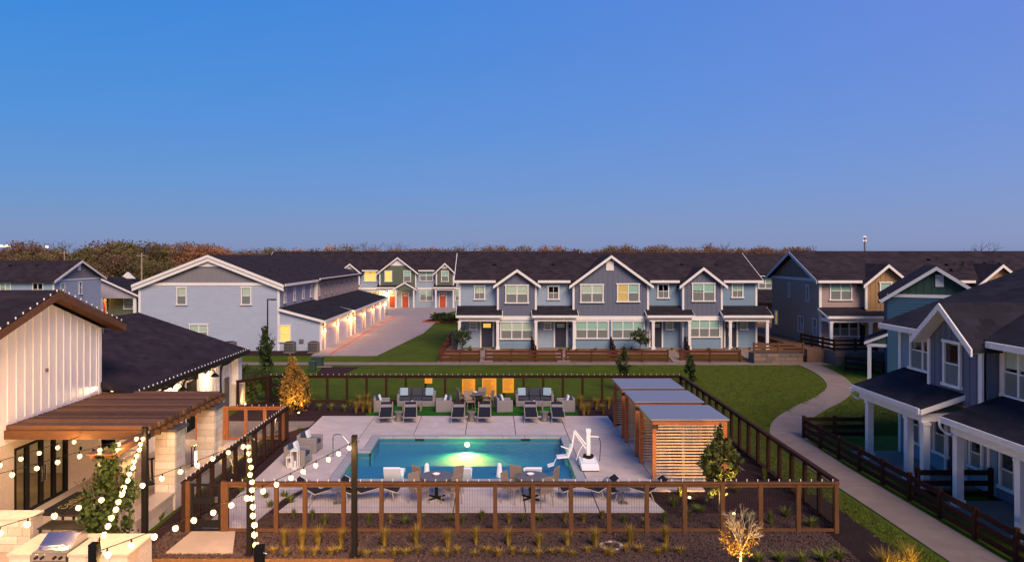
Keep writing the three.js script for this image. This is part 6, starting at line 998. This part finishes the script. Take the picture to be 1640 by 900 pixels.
// ---------------------------------------------------------------- distance: woods, poles, mast
{
  const crowns = [1, 2, 3, 4].map(s => leaves(5200, [4.4, 3.8, 4.4], 0.3, 500 + s, 46)), woods = [1, 2].map(s => mg(branches(600 + s, { len: 3.6, rad: 0.22, depth: 4, spread: 0.6, up: 0.3, kids: 3, shrink: 0.75 })[0]));
  const fm = [leafMat.far1, leafMat.far2, leafMat.far3, leafMat.far4], r = rng(88);
  const labs = ['brown autumn tree in the distant wood', 'rust coloured autumn tree in the distant wood', 'olive tree in the distant wood', 'orange autumn tree in the distant wood'];
  const add = (u, d, h, k) => { const t = thing('distant_tree', labs[k], 'tree', [gx(u, d), -0.03, -d], r() * 6.28, 'distant ' + ['brown', 'rust', 'olive', 'orange'][k] + ' trees'), s = h / 9; const a = new THREE.Mesh(woods[Math.floor(r() * 2)], mat.bark); a.name = 'trunk'; a.scale.setScalar(s * 0.95); const c = new THREE.Mesh(crowns[Math.floor(r() * 4)], fm[k]); c.name = 'crown'; c.position.y = h * 0.55; c.scale.set(s * (0.9 + 0.4 * r()), s, s * 1.1); t.add(a, c); [a, c].forEach(q => q.castShadow = q.receiveShadow = true); };
  for (let u = -30; u < 330; u += 17) add(u + r() * 8, 165 + r() * 25, 8.6 + 3.0 * r() + (u > 160 && u < 215 ? 1.6 : 0), r() < 0.55 ? 0 : r() < 0.5 ? 2 : 1);
  for (let u = -20; u < 300; u += 33) add(u + r() * 10, 140 + r() * 10, 6.5 + 2 * r(), r() < 0.6 ? 2 : 0);
  for (let u = 310; u < 640; u += 16) add(u + r() * 8, 180 + r() * 25, 8.8 + 1.5 * r(), [3, 1, 2, 3, 0][Math.floor(r() * 5)]);
  for (let u = 640; u < 1300; u += 13) add(u + r() * 10, 200 + r() * 40, 9.4 + 1.7 * r(), [1, 0, 0, 0][Math.floor(r() * 4)]);
  // bare crowns standing out above the roofs
  const bare = [3, 4].map(s => mg(branches(700 + s, { len: 3.4, rad: 0.16, depth: 5, spread: 0.75, up: 0.25, kids: 3, shrink: 0.74 })[0]));
  for (const [u, h] of [[100, 12.5], [195, 13], [575, 12], [588, 12], [640, 12], [735, 12.4], [795, 11.5], [1142, 12], [1565, 12.4], [1250, 10.5]]) { const t = thing('bare_distant_tree', 'leafless tree rising above the distant woods and roofs', 'tree', [gx(u, 195), -0.03, -195], r() * 6, 'leafless distant trees'), a = new THREE.Mesh(bare[u % 2], mat.bark); a.name = 'branches'; a.scale.setScalar(h / 9.2); a.castShadow = true; t.add(a); }
  const pole = (u, d, h, lab) => { const t = thing('utility_pole', lab, 'pole', [gx(u, d), -0.03, -d]); mesh('shaft', cyl(0.17, 0.12, h, 0, 0, 0, 8), mat.barkPale, t); mesh('crossarm', box(1.8, 0.12, 0.12, 0, h - 0.5, 0), mat.barkPale, t); };
  pole(226, 130, 8.6, 'wooden utility pole in front of the distant wood'); pole(102, 150, 9.2, 'farther wooden utility pole in front of the distant wood');
  const m = thing('radio_mast', 'thin radio mast with red lights above the taupe roof', 'mast', [gx(1386, 260), -0.03, -260]); mesh('lattice', [cyl(0.35, 0.25, 15, 0, 0, 0, 6)], mat.greyMetal, m); mesh('antenna', [box(1.2, 0.5, 0.3, 0, 13.6, 0), box(0.9, 0.5, 0.3, 0, 15, 0)], mat.towerLight, m);
  const fl = (u, v, lab) => { const d = 210, h = 8 + (CV - v) * d / FPX, t = thing('distant_floodlight', lab, 'lamp', [gx(u, d), -0.03, -d]); mesh('mast', cyl(0.12, 0.1, h, 0, 0, 0, 6), mat.greyMetal, t); mesh('lamp_head', box(u < 20 ? 3.2 : 0.6, 0.5, 0.3, 0, h, 0), mat.glow, t); };
  fl(6, 394, 'distant white floodlight bar behind the wood'); fl(74, 395, 'distant small floodlight in the wood');
}
buildWalls();
renderer.render(scene, camera);
